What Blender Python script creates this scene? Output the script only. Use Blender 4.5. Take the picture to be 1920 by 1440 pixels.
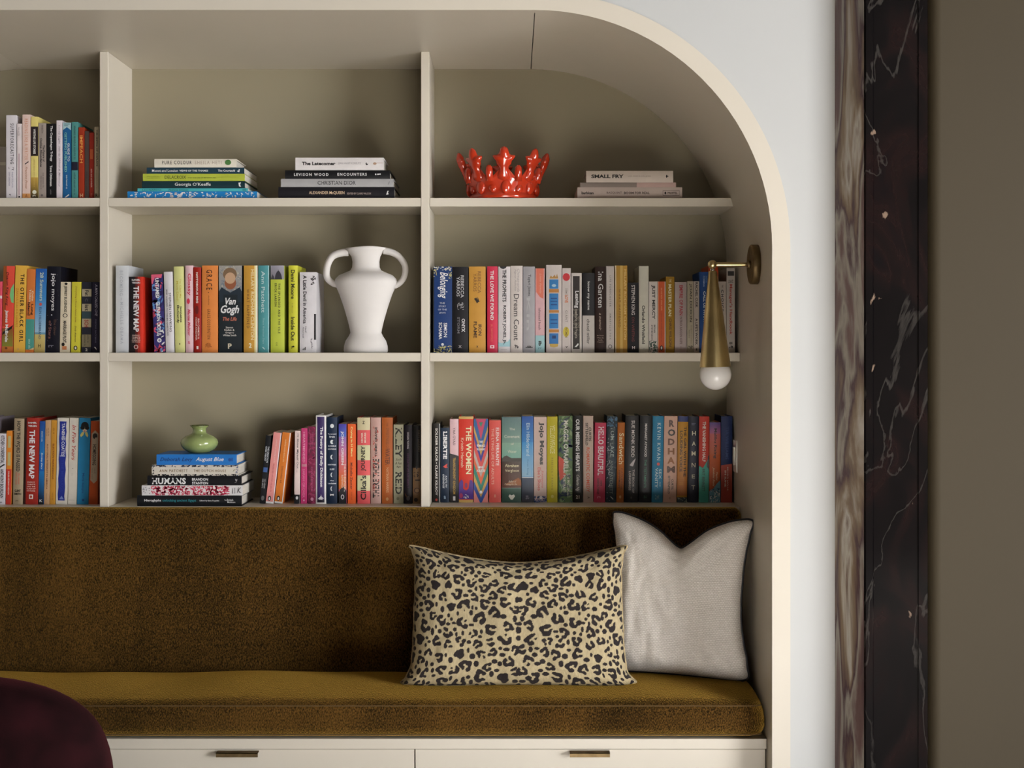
import bpy, bmesh, math, random
import numpy as np
from mathutils import Vector, Matrix, noise as mnoise

for o in list(bpy.data.objects):
    bpy.data.objects.remove(o)
S = bpy.context.scene
C = S.collection
PI = math.pi

# ---------------------------------------------------------------- camera, world, light, exposure
F, CX, HY, CAMZ = 2585.0, 960.0, 655.0, 1.40      # focal length and horizon in photo pixels
cam = bpy.data.cameras.new('camera'); camo = bpy.data.objects.new('camera', cam); C.objects.link(camo)
camo.location = (0, 0, CAMZ); camo.rotation_euler = (PI/2, 0, 0)
cam.sensor_width = 36; cam.lens = F/1920*36; cam.shift_y = -(720-HY)/1920
cam.clip_start = .05
S.camera = camo

w = bpy.data.worlds.new('world'); S.world = w; w.use_nodes = True
w.node_tree.nodes['Background'].inputs[0].default_value = (.75, .86, 1, 1)
w.node_tree.nodes['Background'].inputs[1].default_value = .6

la = bpy.data.lights.new('window_daylight', 'AREA'); lo = bpy.data.objects.new('window_daylight', la); C.objects.link(lo)
la.shape = 'RECTANGLE'; la.size = 2.05; la.size_y = 3.0      # daylight in the side window
la.energy = 680; la.color = (.975, .985, 1.0)
lo.location = (5.04, -.65, 1.32); lo.rotation_euler = (0, PI/2, 0)
lb = bpy.data.lights.new('front_fill', 'AREA'); lbo = bpy.data.objects.new('front_fill', lb); C.objects.link(lbo)
lb.shape = 'RECTANGLE'; lb.size = 1.25; lb.size_y = 1.5       # weak frontal fill, added in a made-up opening behind the camera
lb.energy = 8; lb.color = (1.0, .97, .93)
sl = bpy.data.lights.new('sun', 'SUN'); slo = bpy.data.objects.new('sun', sl); C.objects.link(slo)      # falls through the added opening behind the camera, aimed to bounce off the floor
sl.energy = 100; sl.angle = .01; sl.color = (1, .97, .93)
slo.location = (6, 0, 5); slo.rotation_euler = Vector((-.12, .88, -.46)).to_track_quat('-Z', 'Y').to_euler()
lbo.location = (1.0, -2.44, 1.65); lbo.rotation_euler = (PI/2, 0, 0)

S.view_settings.view_transform = 'Standard'; S.view_settings.look = 'None'
S.view_settings.gamma = 1; S.view_settings.use_curve_mapping = False
S.view_settings.exposure = -.26

def px(x, d): return (x-CX)*d/F
def pz(y, d): return CAMZ-(y-HY)*d/F

# ---------------------------------------------------------------- colour, materials
def lin(c):
    if isinstance(c, str):
        c = c.lstrip('#'); c = [int(c[i:i+2], 16)/255 for i in (0, 2, 4)]
        return tuple(v/12.92 if v <= .04045 else ((v+.055)/1.055)**2.4 for v in c)
    return tuple(c)
_m = {}
def nd(nt, t, **kw):
    n = nt.nodes.new(t)
    for k, v in kw.items(): setattr(n, k, v)
    return n
def mat(name, col, rough=.5, metal=0, vary=.06, vscale=8, bump=0, bscale=200, spec=.5, coat=0, sheen=0, sheen_col=None, srough=.3, stretch=(1,1,1)):
    if name in _m: return _m[name]
    m = bpy.data.materials.new(name); m.use_nodes = True; nt = m.node_tree
    b = nt.nodes['Principled BSDF']; c = lin(col)
    tc = nd(nt, 'ShaderNodeTexCoord'); mp = nd(nt, 'ShaderNodeMapping'); mp.inputs['Scale'].default_value = stretch
    nt.links.new(tc.outputs['Object'], mp.inputs[0])
    n = nd(nt, 'ShaderNodeTexNoise'); n.inputs['Scale'].default_value = vscale; n.inputs['Detail'].default_value = 4
    nt.links.new(mp.outputs[0], n.inputs[0])
    r = nd(nt, 'ShaderNodeValToRGB')
    r.color_ramp.elements[0].position = .3; r.color_ramp.elements[1].position = .7
    r.color_ramp.elements[0].color = (*[v*(1-vary) for v in c], 1); r.color_ramp.elements[1].color = (*[min(1, v*(1+vary)) for v in c], 1)
    nt.links.new(n.outputs[0], r.inputs[0]); nt.links.new(r.outputs[0], b.inputs['Base Color'])
    b.inputs['Roughness'].default_value = rough; b.inputs['Metallic'].default_value = metal
    b.inputs['Specular IOR Level'].default_value = spec; b.inputs['Coat Weight'].default_value = coat
    if sheen:
        b.inputs['Sheen Weight'].default_value = sheen; b.inputs['Sheen Roughness'].default_value = srough
        b.inputs['Sheen Tint'].default_value = (*lin(sheen_col or col), 1)
    if bump:
        n2 = nd(nt, 'ShaderNodeTexNoise'); n2.inputs['Scale'].default_value = bscale; n2.inputs['Detail'].default_value = 3
        nt.links.new(mp.outputs[0], n2.inputs[0])
        bp = nd(nt, 'ShaderNodeBump'); bp.inputs['Strength'].default_value = bump; bp.inputs['Distance'].default_value = .002
        nt.links.new(n2.outputs[0], bp.inputs['Height']); nt.links.new(bp.outputs[0], b.inputs['Normal'])
    _m[name] = m; return m

PAINT = mat('cream paint', (.585, .535, .45), .42, vary=.02, vscale=3, bump=.03, bscale=60)
BACKP = mat('olive taupe paint', (.26, .225, .150), .5, vary=.02, vscale=3, bump=.03, bscale=60)
WHITE = mat('white wall paint', (.475, .48, .472), .6, vary=.015, vscale=2, bump=.03, bscale=90)
TAUPE = mat('taupe wall paint', (.046, .033, .0145), .75, vary=.03, vscale=2, bump=.05, bscale=120)
ROOMP = mat('room wall paint', (.07, .055, .04), .8, vary=.03, vscale=2)
WOODF = mat('pale oak floor', (.38, .345, .30), .45, vary=.25, vscale=6, stretch=(1, 12, 1))  # pale tone, so the unseen floor bounces light up to the soffit
SEAM = mat('joint shadow filler', (.05, .04, .03), .8)
BRASS = mat('aged brass', (.62, .49, .24), .33, metal=1, vary=.18, vscale=14, bump=.05, bscale=300)
BRASSD = mat('dark bronze', (.20, .14, .07), .6, metal=1, vary=.25, vscale=40)
GLASSW = mat('opal glass', (.84, .83, .82), .25, vary=.01, coat=.4)
CERAM = mat('matte white ceramic', (.60, .57, .545), .7, vary=.03, vscale=12, bump=.12, bscale=60)
PAGES = mat('book pages', (.60, .56, .49), .85, vary=.10, vscale=60, stretch=(.2, .2, 14))
PLAST = mat('white plastic', (.82, .80, .74), .35, vary=.01)
REDC = mat('red glazed ceramic', (.50, .035, .010), .12, vary=.15, vscale=25, coat=.6, bump=.05, bscale=40)
GREENC = mat('celadon glaze', (.26, .32, .12), .14, vary=.22, vscale=18, coat=.5)
BLACKP = mat('black piping', (.012, .012, .016), .6)
BURG = mat('burgundy velvet', (.012, .002, .003), .95, vary=.5, vscale=14, bump=.25, bscale=350, spec=.1, sheen=.14, sheen_col=(.45, .06, .09), srough=.35)
BURGD = mat('dark stained wood', (.02, .008, .006), .5)

def velvet():
    m = bpy.data.materials.new('ochre chenille velvet'); m.use_nodes = True; nt = m.node_tree; b = nt.nodes['Principled BSDF']
    tc = nd(nt, 'ShaderNodeTexCoord'); mp = nd(nt, 'ShaderNodeMapping'); mp.inputs['Scale'].default_value = (1, .6, .45)
    nt.links.new(tc.outputs['Object'], mp.inputs[0])
    n = nd(nt, 'ShaderNodeTexNoise'); n.inputs['Scale'].default_value = 430; n.inputs['Detail'].default_value = 2
    n2 = nd(nt, 'ShaderNodeTexNoise'); n2.inputs['Scale'].default_value = 5; n2.inputs['Detail'].default_value = 4
    for q in (n, n2): nt.links.new(mp.outputs[0], q.inputs[0])
    a = nd(nt, 'ShaderNodeMath', operation='MULTIPLY_ADD'); a.inputs[1].default_value = .35; nt.links.new(n2.outputs[0], a.inputs[0]); nt.links.new(n.outputs[0], a.inputs[2])
    r = nd(nt, 'ShaderNodeValToRGB'); e = r.color_ramp.elements
    e[0].position = .56; e[0].color = (.0065, .0027, .0008, 1); e[1].position = .86; e[1].color = (.125, .060, .0125, 1)
    nt.links.new(a.outputs[0], r.inputs[0]); nt.links.new(r.outputs[0], b.inputs['Base Color'])
    b.inputs['Roughness'].default_value = .95; b.inputs['Specular IOR Level'].default_value = .1
    b.inputs['Sheen Weight'].default_value = 1; b.inputs['Sheen Roughness'].default_value = .42; b.inputs['Sheen Tint'].default_value = (1, .60, .10, 1)
    bp = nd(nt, 'ShaderNodeBump'); bp.inputs['Strength'].default_value = 1; bp.inputs['Distance'].default_value = .004
    nt.links.new(n.outputs[0], bp.inputs['Height']); nt.links.new(bp.outputs[0], b.inputs['Normal'])
    return m
VELVET = velvet()

def marble(name, streak):
    m = bpy.data.materials.new(name); m.use_nodes = True; nt = m.node_tree; b = nt.nodes['Principled BSDF']
    tc = nd(nt, 'ShaderNodeTexCoord'); mp = nd(nt, 'ShaderNodeMapping')
    mp.inputs['Scale'].default_value = (1, 1, .16) if streak else (1, 1, .55); mp.inputs['Rotation'].default_value = (.12, .2, 0)
    nt.links.new(tc.outputs['Object'], mp.inputs[0])
    def ns(scale, dist, det=6):
        n = nd(nt, 'ShaderNodeTexNoise'); n.inputs['Scale'].default_value = scale; n.inputs['Detail'].default_value = det; n.inputs['Distortion'].default_value = dist
        nt.links.new(mp.outputs[0], n.inputs[0]); return n
    big = ns(11 if streak else 6, .7 if streak else 1.2, 12 if streak else 6); r1 = nd(nt, 'ShaderNodeValToRGB'); e = r1.color_ramp.elements
    if streak:
        cols = [(.28, (.05, .025, .030)), (.40, (.14, .085, .08)), (.455, (.30, .27, .23)), (.50, (.075, .040, .048)), (.56, (.22, .16, .11)), (.62, (.46, .42, .37)), (.66, (.16, .11, .09)), (.76, (.06, .03, .035))]
    else:
        cols = [(.30, (.003, .0025, .003)), (.50, (.005, .004, .0045)), (.60, (.012, .006, .006)), (.68, (.005, .004, .005)), (.80, (.012, .011, .012))]
    while len(e) < len(cols): e.new(.5)
    for el, (p, c) in zip(e, cols): el.position = p; el.color = (*c, 1)
    nt.links.new(big.outputs[0], r1.inputs[0])
    vn = ns(2.6, .55, 10); r2 = nd(nt, 'ShaderNodeValToRGB'); e = r2.color_ramp.elements      # thin pale veins
    e[0].position = .4988; e[0].color = (0, 0, 0, 1); e[1].position = .50; e[1].color = (.55, .55, .55, 1); x = e.new(.5012); x.color = (0, 0, 0, 1)
    nt.links.new(vn.outputs[0], r2.inputs[0])
    gate = ns(5, .3, 2); gm = nd(nt, 'ShaderNodeMath', operation='MULTIPLY'); nt.links.new(gate.outputs[0], gm.inputs[0]); nt.links.new(r2.outputs[0], gm.inputs[1])
    mx = nd(nt, 'ShaderNodeMixRGB'); mx.inputs[2].default_value = (.12, .108, .096, 1)
    nt.links.new(gm.outputs[0], mx.inputs[0]); nt.links.new(r1.outputs[0], mx.inputs[1])
    fl = ns(20, .5, 4); r3 = nd(nt, 'ShaderNodeValToRGB'); e = r3.color_ramp.elements       # pale fossil flecks
    e[0].position = .70; e[0].color = (0, 0, 0, 1); e[1].position = .72; e[1].color = (.85, .85, .85, 1)
    nt.links.new(fl.outputs[0], r3.inputs[0])
    mx2 = nd(nt, 'ShaderNodeMixRGB'); mx2.inputs[2].default_value = (.26, .18, .13, 1)
    nt.links.new(r3.outputs[0], mx2.inputs[0]); nt.links.new(mx.outputs[0], mx2.inputs[1]); nt.links.new(mx2.outputs[0], b.inputs['Base Color'])
    b.inputs['Roughness'].default_value = .10; b.inputs['Specular IOR Level'].default_value = .5 if streak else .28
    return m

def attr_mat(name, rough=.5, bump=0, bscale=300):
    m = bpy.data.materials.new(name); m.use_nodes = True; nt = m.node_tree; b = nt.nodes['Principled BSDF']
    a = nd(nt, 'ShaderNodeAttribute', attribute_name='Col')
    nt.links.new(a.outputs[0], b.inputs['Base Color']); b.inputs['Roughness'].default_value = rough
    if bump:
        tc = nd(nt, 'ShaderNodeTexCoord'); n = nd(nt, 'ShaderNodeTexNoise'); n.inputs['Scale'].default_value = bscale
        nt.links.new(tc.outputs['Object'], n.inputs[0])
        bp = nd(nt, 'ShaderNodeBump'); bp.inputs['Strength'].default_value = bump; bp.inputs['Distance'].default_value = .003
        nt.links.new(n.outputs[0], bp.inputs['Height']); nt.links.new(bp.outputs[0], b.inputs['Normal'])
    return m
PRINT = attr_mat('printed ink', .5)

# ---------------------------------------------------------------- mesh helpers
def link(name, me, m=None, parent=None, smooth=False):
    o = bpy.data.objects.new(name, me); C.objects.link(o)
    if m is not None and not me.materials: me.materials.append(m)
    if parent is not None: o.parent = parent
    if smooth: me.polygons.foreach_set('use_smooth', [True]*len(me.polygons))
    return o
def obj(name, bm, m, parent=None, smooth=False):
    bmesh.ops.recalc_face_normals(bm, faces=bm.faces)
    me = bpy.data.meshes.new(name); bm.to_mesh(me); bm.free()
    return link(name, me, m, parent, smooth)
def pyobj(name, v, f, m, parent=None, smooth=False, fix=True):
    me = bpy.data.meshes.new(name); me.from_pydata([tuple(p) for p in v], [], f)
    if fix:
        bm = bmesh.new(); bm.from_mesh(me); bmesh.ops.recalc_face_normals(bm, faces=bm.faces); bm.to_mesh(me); bm.free()
    return link(name, me, m, parent, smooth)
def empty(name, loc=(0,0,0), rot=(0,0,0)):
    o = bpy.data.objects.new(name, None); C.objects.link(o); o.location = loc; o.rotation_euler = rot; o.empty_display_size = .05
    return o
def tag(o, label, cat, group=None):
    o['label'] = label; o['category'] = cat
    if group: o['group'] = group
    return o
def struct(o): o['kind'] = 'structure'; return o
def box(bm, x0, x1, y0, y1, z0, z1, bev=0, seg=2):
    t = bmesh.new(); bmesh.ops.create_cube(t, size=1)
    for v in t.verts: v.co = Vector(((x0+x1)/2+v.co.x*(x1-x0), (y0+y1)/2+v.co.y*(y1-y0), (z0+z1)/2+v.co.z*(z1-z0)))
    if bev: bmesh.ops.bevel(t, geom=t.edges[:], offset=bev, segments=seg, affect='EDGES', profile=.5)
    me = bpy.data.meshes.new('t'); t.to_mesh(me); t.free(); bm.from_mesh(me); bpy.data.meshes.remove(me)
    return bm
def boxo(name, m, parent, *a, **k): return obj(name, box(bmesh.new(), *a, **k), m, parent)
def lathe(name, prof, m, parent=None, seg=48, sy=1, loc=(0,0,0)):
    v, f = [], []; n = len(prof)
    for i in range(seg):
        a = 2*PI*i/seg
        for r, z in prof: v.append((loc[0]+r*math.cos(a), loc[1]+sy*r*math.sin(a), loc[2]+z))
    for i in range(seg):
        j = (i+1) % seg
        for k in range(n-1): f.append((i*n+k, j*n+k, j*n+k+1, i*n+k+1))
    bm = bmesh.new(); vs = [bm.verts.new(p) for p in v]
    for q in f: bm.faces.new([vs[t] for t in q])
    bmesh.ops.remove_doubles(bm, verts=bm.verts, dist=1e-6)
    return obj(name, bm, m, parent, True)
def tube(bm, pts, rads, seg=12, closed=False):
    pts = [Vector(p) for p in pts]; n = len(pts)
    if not hasattr(rads, '__len__'): rads = [rads]*n
    up = None; rings = []
    for i in range(n):
        a = pts[i-1] if (i or closed) else pts[i]; b = pts[(i+1) % n] if (i < n-1 or closed) else pts[i]
        t = (b-a).normalized()
        if up is None: up = Vector((0, 0, 1)) if abs(t.z) < .9 else Vector((0, 1, 0))
        s = t.cross(up).normalized(); up = s.cross(t).normalized()
        rings.append([bm.verts.new(pts[i]+(s*math.cos(2*PI*k/seg)+up*math.sin(2*PI*k/seg))*rads[i]) for k in range(seg)])
    for i in range(n if closed else n-1):
        A, B = rings[i], rings[(i+1) % n]
        for k in range(seg): bm.faces.new((A[k], A[(k+1) % seg], B[(k+1) % seg], B[k]))
    if not closed: bm.faces.new(rings[0]); bm.faces.new(rings[-1][::-1])
    return bm
def smooth_path(pts, n=6):
    out = []; P = [Vector(p) for p in pts]
    for i in range(len(P)-1):
        a, b, c, d = P[max(i-1, 0)], P[i], P[i+1], P[min(i+2, len(P)-1)]
        for k in range(n):
            t = k/n
            out.append(.5*((2*b)+(c-a)*t+(2*a-5*b+4*c-d)*t*t+(3*b-a-3*c+d)*t**3))
    out.append(P[-1]); return out

# ---------------------------------------------------------------- the setting
YF = 3.40                                   # face of the wall with the alcove
YS = 3.876; YB = 4.12                       # shelf fronts, back panel
XL, XR, ZT, RR = -2.037, .6415, CAMZ+.837, .585
RX, LX, FY, CZ = 5.0, -3.1, -2.4, 2.75     # room

def arch(o, n=28):
    """outline of the alcove, offset outwards by o, from the floor at the right over the top to the floor at the left"""
    p = [(XR+o, 0), (XR+o, ZT-RR)]
    for i in range(1, n): a = PI/2*i/n; p.append((XR-RR+(RR+o)*math.cos(a), ZT-RR+(RR+o)*math.sin(a)))
    p += [(XR-RR, ZT+o), (XL+RR, ZT+o)]
    for i in range(1, n): a = PI/2+PI/2*i/n; p.append((XL+RR+(RR+o)*math.cos(a), ZT-RR+(RR+o)*math.sin(a)))
    return p+[(XL-o, ZT-RR), (XL-o, 0)]
def band(name, inner, outer, y0, y1, m, parent, smooth=False):
    v, f = [], []; n = len(inner)
    for (a, b), (c, d) in zip(inner, outer): v += [(a, y0, b), (c, y0, d), (c, y1, d), (a, y1, b)]
    for i in range(n-1):
        for k in range(4): f.append((4*i+k, 4*i+(k+1) % 4, 4*i+4+(k+1) % 4, 4*i+4+k))
    f += [(0, 1, 2, 3), (4*n-4, 4*n-3, 4*n-2, 4*n-1)]
    o = pyobj(name, v, f, m, parent)
    if smooth:
        try: o.data.shade_smooth(); o.data.set_sharp_from_angle(angle=.6)
        except Exception: pass
    return o

struct(boxo('floor', WOODF, None, LX, RX, FY, YB+.05, -.06, 0))
struct(boxo('ceiling', ROOMP, None, LX, RX, FY, YF+.12, CZ, CZ+.06))
struct(boxo('wall_left', ROOMP, None, LX-.06, LX, FY, YF+.12, 0, CZ))
FX0, FX1, FZ0, FZ1 = .35, 1.65, .88, 2.42  # opening added behind the camera to let in fill and sun
bm = bmesh.new()
for q in ((LX, FX0, 0, CZ), (FX1, RX, 0, CZ), (FX0, FX1, 0, FZ0), (FX0, FX1, FZ1, CZ)): box(bm, q[0], q[1], FY-.1, FY, q[2], q[3])
struct(obj('wall_front', bm, ROOMP))
bm = bmesh.new()
for q in ((FX0, FX0+.03, FZ0, FZ1), (FX1-.03, FX1, FZ0, FZ1), (FX0, FX1, FZ0, FZ0+.03), (FX0, FX1, FZ1-.03, FZ1)): box(bm, q[0], q[1], FY-.035, FY-.005, q[2], q[3])
struct(obj('fill_window', bm, WHITE))  # frame of the unseen opening added for the fill light
TW = .045
ain = arch(TW)
X0, X1 = LX, 1.02
aout = []
for (x, z) in ain:
    if z <= ZT-RR+1e-6: aout.append((X1 if x > 0 else X0, z))
    else:
        cx = XR-RR if x > -.7 else XL+RR
        if cx-1e-6 <= x <= cx+1e-6: aout.append((x, CZ))
        else:
            a = math.atan2(z-(ZT-RR), x-cx)
            hx = X1-cx if x > cx else cx-X0; hz = CZ-(ZT-RR)
            t = min(hx/max(1e-6, abs(math.cos(a))), hz/max(1e-6, math.sin(a)))
            aout.append((cx+t*math.cos(a), ZT-RR+t*math.sin(a)))
wb = band('wall_back', ain, aout, YF+.004, YF+.11, WHITE, None)
# fill the two corner triangles of the wall that the radial mapping leaves open
bm = bmesh.new(); bm.from_mesh(wb.data)
corner = [i for i in range(len(aout)-1) if abs(aout[i][0]-aout[i+1][0]) > 1e-6 and abs(aout[i][1]-aout[i+1][1]) > 1e-6]
for i in corner:
    k = (X1 if aout[i][0] > -.7 else X0, CZ)
    t = bmesh.new()
    vv = [t.verts.new((q[0], y, q[1])) for y in (YF+.004, YF+.11) for q in (aout[i], k, aout[i+1])]
    for q in ((0, 1, 2), (3, 4, 5), (0, 1, 4, 3), (1, 2, 5, 4), (0, 2, 5, 3)): t.faces.new([vv[j] for j in q])
    bmesh.ops.recalc_face_normals(t, faces=t.faces)
    me = bpy.data.meshes.new('t'); t.to_mesh(me); t.free(); bm.from_mesh(me); bpy.data.meshes.remove(me)
bm.to_mesh(wb.data); bm.free()
struct(wb)

# side wall with the window that lights the room
WY0, WY1, WZ0, WZ1 = -2.2, .9, .25, 2.35
bm = bmesh.new()
for a in ((FY, WY0, 0, CZ), (WY1, YF+.12, 0, CZ), (WY0, WY1, 0, WZ0), (WY0, WY1, WZ1, CZ)): box(bm, RX, RX+.16, *a)
struct(obj('wall_right', bm, ROOMP))
bm = bmesh.new()
for a in ((WY0, WY0+.04, WZ0, WZ1), (WY1-.04, WY1, WZ0, WZ1), (WY0, WY1, WZ0, WZ0+.04), (WY0, WY1, WZ1-.04, WZ1)): box(bm, RX+.02, RX+.06, *a)
wn = struct(obj('window_1', bm, WHITE))
boxo('window_sill', WHITE, wn, RX-.05, RX+.06, WY0-.05, WY1+.05, WZ0-.03, WZ0)

# taupe chimney wall with a rounded corner, right of the marble
d0 = 3.318; xc = px(1742, d0); r = .03
v, f = [], []
prof = [(xc, YF+.0), (xc, d0+r)]+[(xc+r-r*math.cos(a), d0+r-r*math.sin(a)) for a in [PI/2*i/10 for i in range(1, 11)]]+[(RX, d0), (RX, YF)]
n = len(prof)
for z in (0, CZ): v += [(a, b, z) for a, b in prof]
f = [(i, (i+1) % n, n+(i+1) % n, n+i) for i in range(n)]+[tuple(range(n)), tuple(range(n, 2*n))]
wc = struct(pyobj('wall_chimney', v, f, TAUPE))
for p in wc.data.polygons: p.use_smooth = len(p.vertices) == 4 and abs(p.normal.z) < .5
try: wc.data.set_sharp_from_angle(angle=.5)
except Exception: pass

# polished marble surround
ms = empty('marble_surround', (.9, 3.35, 0))
tag(ms, 'tall polished dark marble fireplace surround with pale veins, between white wall and taupe wall', 'fireplace surround')
def mpart(name, pts, m):
    n = len(pts); v = [(a-.9, b-3.35, z) for z in (0, CZ-.001) for a, b in pts]
    f = [(i, (i+1) % n, n+(i+1) % n, n+i) for i in range(n)]+[tuple(range(n)), tuple(range(n, 2*n))]
    return pyobj(name, v, f, m, ms)
dm = 3.33
xa, xb = px(1566, YF), px(1620, dm); x2, x3, x4 = px(1638, dm), px(1722, dm), xc-.0005
MS, MF = marble('marble streaked', True), marble('marble black', False)
mpart('side_slab', [(xa, YF+.003), (xb, dm+.002), (xb+.012, dm+.012), (xa+.03, YF+.003)], MS)['label'] = 'streaked brown and grey marble return'
mpart('edge_strip', [(xb+.0005, dm+.001), (xb+.004, dm-.003), (x2-.003, dm-.003), (x2, dm), (x2, dm+.03), (xb+.014, dm+.03)], MF)
mpart('front_slab', [(x2+.0006, dm+.001), (x3-.0006, dm+.001), (x3-.0006, dm+.03), (x2+.0006, dm+.03)], MF)
mpart('outer_slab', [(x3, dm-.002), (x4, dm-.002), (x4, dm+.03), (x3, dm+.03)], MF)

# ---------------------------------------------------------------- built-in bookcase
bc = empty('built_in_bookcase', (-.7, 4.0, 0))
tag(bc, 'cream painted built-in bookcase with rounded arch corner, set into the white wall', 'bookcase')
def bpart(name, o): o.parent = bc; o.location = (.7, -4.0, 0); return o
bpart('t', band('arch_trim', arch(0), arch(TW), YF, YF+.03, PAINT, None, True))
A0, A1 = arch(0), arch(.02)
nn = 28
gap = .0011
def cut(lst, i0, i1): return lst[i0:i1]
iR = 1+nn   # index of (XR-RR, top)
bpart('t', band('curved_panel', A0[:iR]+[(XR-RR+gap, ZT)], A1[:iR]+[(XR-RR+gap, ZT+.02)], YF+.03, YB, PAINT, None, True))
bpart('t', band('soffit_panel', [(XR-RR-gap, ZT), (XL+RR+gap, ZT)], [(XR-RR-gap, ZT+.02), (XL+RR+gap, ZT+.02)], YF+.03, YB, PAINT, None))
bpart('t', band('curved_panel', [(XL+RR-gap, ZT)]+A0[iR+2:], [(XL+RR-gap, ZT+.02)]+A1[iR+2:], YF+.03, YB, PAINT, None, True))
bpart('t', boxo('joint_backing', SEAM, None, XR-RR-.01, XR-RR+.01, YF+.03, YB, ZT+.021, ZT+.025))
bpart('t', boxo('back_panel', BACKP, None, XL-.03, XR+.03, YB, YB+.018, 0, ZT+.03))
ZS = [CAMZ+.426, CAMZ-.0095, CAMZ-.4425]     # shelf tops
ST = .0245
PX = [(-1.159, -1.135), (-.256, -.232)]
for a, b in PX: bpart('t', boxo('partition', PAINT, None, a, b, YS-.001, YB-.0005, ZS[2]-ST, ZT-.0003, bev=.0012, seg=1))
bays = [(XL, PX[0][0]), (PX[0][1], PX[1][0]), (PX[1][1], XR)]
for i, z in enumerate(ZS):
    for k, (a, b) in enumerate(bays):
        bpart('t', boxo('shelf', PAINT, None, a+.0004, b-.0004-(.006 if (i == 0 and k == 2) else 0), YS, YB-.0005, z-ST, z, bev=.0012, seg=1))

# ---------------------------------------------------------------- bench
YD = 3.466
bn = empty('bench_cabinet', (-.7, 3.8, 0))
tag(bn, 'cream bench base with long drawers and small bronze edge pulls under velvet seat', 'bench')
def npart(o): o.parent = bn; o.location = (.7, -3.8, 0); return o
ZB = CAMZ-.979
npart(boxo('bench_top', PAINT, None, XL+.001, XR-.001, YD, YB-.001, ZB-.0265, ZB, bev=.0015))
npart(boxo('carcass', PAINT, None, XL+.001, XR-.001, YD+.03, YB-.001, .0, ZB-.0266))
for a, b, p in ((XL+.004, -1.1485, None), (-1.1455, -.2465, (407, 485)), (-.2435, XR-.004, (1068, 1143))):
    dr = npart(boxo('drawer', PAINT, None, a, b, YD+.006, YD+.0295, .09, ZB-.0285, bev=.001))
    if p is None: p = (-254, -176)
    q0, q1 = px(p[0], YD), px(p[1], YD)
    bm = bmesh.new(); box(bm, q0, q1, YD-.014, YD+.0055, ZB-.0335, ZB-.0315); box(bm, q0, q1, YD-.014, YD-.012, ZB-.0425, ZB-.0315)
    h = obj('drawer_pull', bm, BRASSD, dr)
npart(boxo('plinth', PAINT, None, XL+.004, XR-.004, YD+.012, YD+.0295, 0, .085))

def loft(name, prof, xs, m, parent=None):
    """prof(x)->list of (y,z) rings"""
    bm = bmesh.new(); rings = [[bm.verts.new((x, y, z)) for y, z in prof(x)] for x in xs]; n = len(rings[0])
    for A, B in zip(rings, rings[1:]):
        for k in range(n): bm.faces.new((A[k], A[(k+1) % n], B[(k+1) % n], B[k]))
    bm.faces.new(rings[0]); bm.faces.new(rings[-1][::-1])
    return obj(name, bm, m, parent, True)
def rrect(y0, y1, z0, z1, r, crown=0, n=7, m=10):
    p = []
    cs = [(y1-r, z0+r, -PI/2), (y1-r, z1-r, 0), (y0+r, z1-r, PI/2), (y0+r, z0+r, PI)]
    for cy, cz, a0 in cs:
        for i in range(n+1):
            a = a0+PI/2*i/n; p.append((cy+r*math.cos(a), cz+r*math.sin(a)))
        if crown and a0 == 0:
            for i in range(1, m): p.append((y1-r-(y1-y0-2*r)*i/m, z1))
    if crown:
        p = [(y, z+crown*max(0, 1-((2*y-y0-y1)/(y1-y0))**2)*(1 if z > (z0+z1)/2 else 0)) for y, z in p]
    return p
def xsr(a, b, r, n=8, m=60):
    l = [a+r-r*math.cos(PI/2*i/n) for i in range(n)]
    l += [a+r+(b-a-2*r)*i/m for i in range(m+1)]
    l += [b-r+r*math.sin(PI/2*i/n) for i in range(1, n+1)]
    return l
def inset(x, a, b, r):
    t = 0
    if x < a+r: t = (a+r-x)/r
    if x > b-r: t = (x-b+r)/r
    return r*(1-math.sqrt(max(0, 1-t*t)))
sc = empty('seat_cushion', (-.7, 3.64, ZB))
tag(sc, 'long ochre velvet bench seat cushion lying on the cream bench', 'cushion')
ca, cb, cr = XL+.004, XR-.003, .045
ZC = ZB+.106
def sp(x):
    i = inset(x, ca, cb, cr)*.75
    wv = .0022*math.sin(x*7.3)+.0015*math.sin(x*17+1)
    return [(y-3.64, z-ZB) for y, z in rrect(YD-.012+i, 3.797-i*.2, ZB+.0025+i*.35, ZC-.012+wv-i, .034, .014)]
o = loft('cushion_cover', lambda x: sp(x), xsr(ca, cb, cr), VELVET, sc)
for v in o.data.vertices: v.co.x += .7
VSEAM = mat('ochre seam', (.10, .055, .012), .9)
for zz in (ZB+.014, ZC-.020):
    bm = bmesh.new(); tube(bm, [(x+.7, YD-.0135+.0-3.64+(inset(x, ca, cb, cr)*.75)+.001*0, zz-ZB) for x in xsr(ca+.012, cb-.012, cr, 6, 40)], .0016, 6); obj('seam', bm, VSEAM, sc, True)

bk = empty('back_cushion', (-.7, 3.83, ZC))
tag(bk, 'ochre brown velvet back cushion standing behind the bench seat', 'cushion')
ba, bb = XL+.004, XR-.0015
ztop = pz(952.5, 3.852)
def bp_(x):
    i = inset(x, ba, bb, .02)
    p = rrect(0, .05-i*.1, ZB+.002-ZC, ztop-ZC-i, .014)
    return [(y+(-.03+.045*min(1, max(0, z/(ztop-ZC))))+.022*0+i*.6-.0, z) for y, z in p]
o = loft('backrest_cover', bp_, xsr(ba, bb, .02), VELVET, bk)
for v in o.data.vertices: v.co.x += .7; v.co.y = min(v.co.y, .045)
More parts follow.
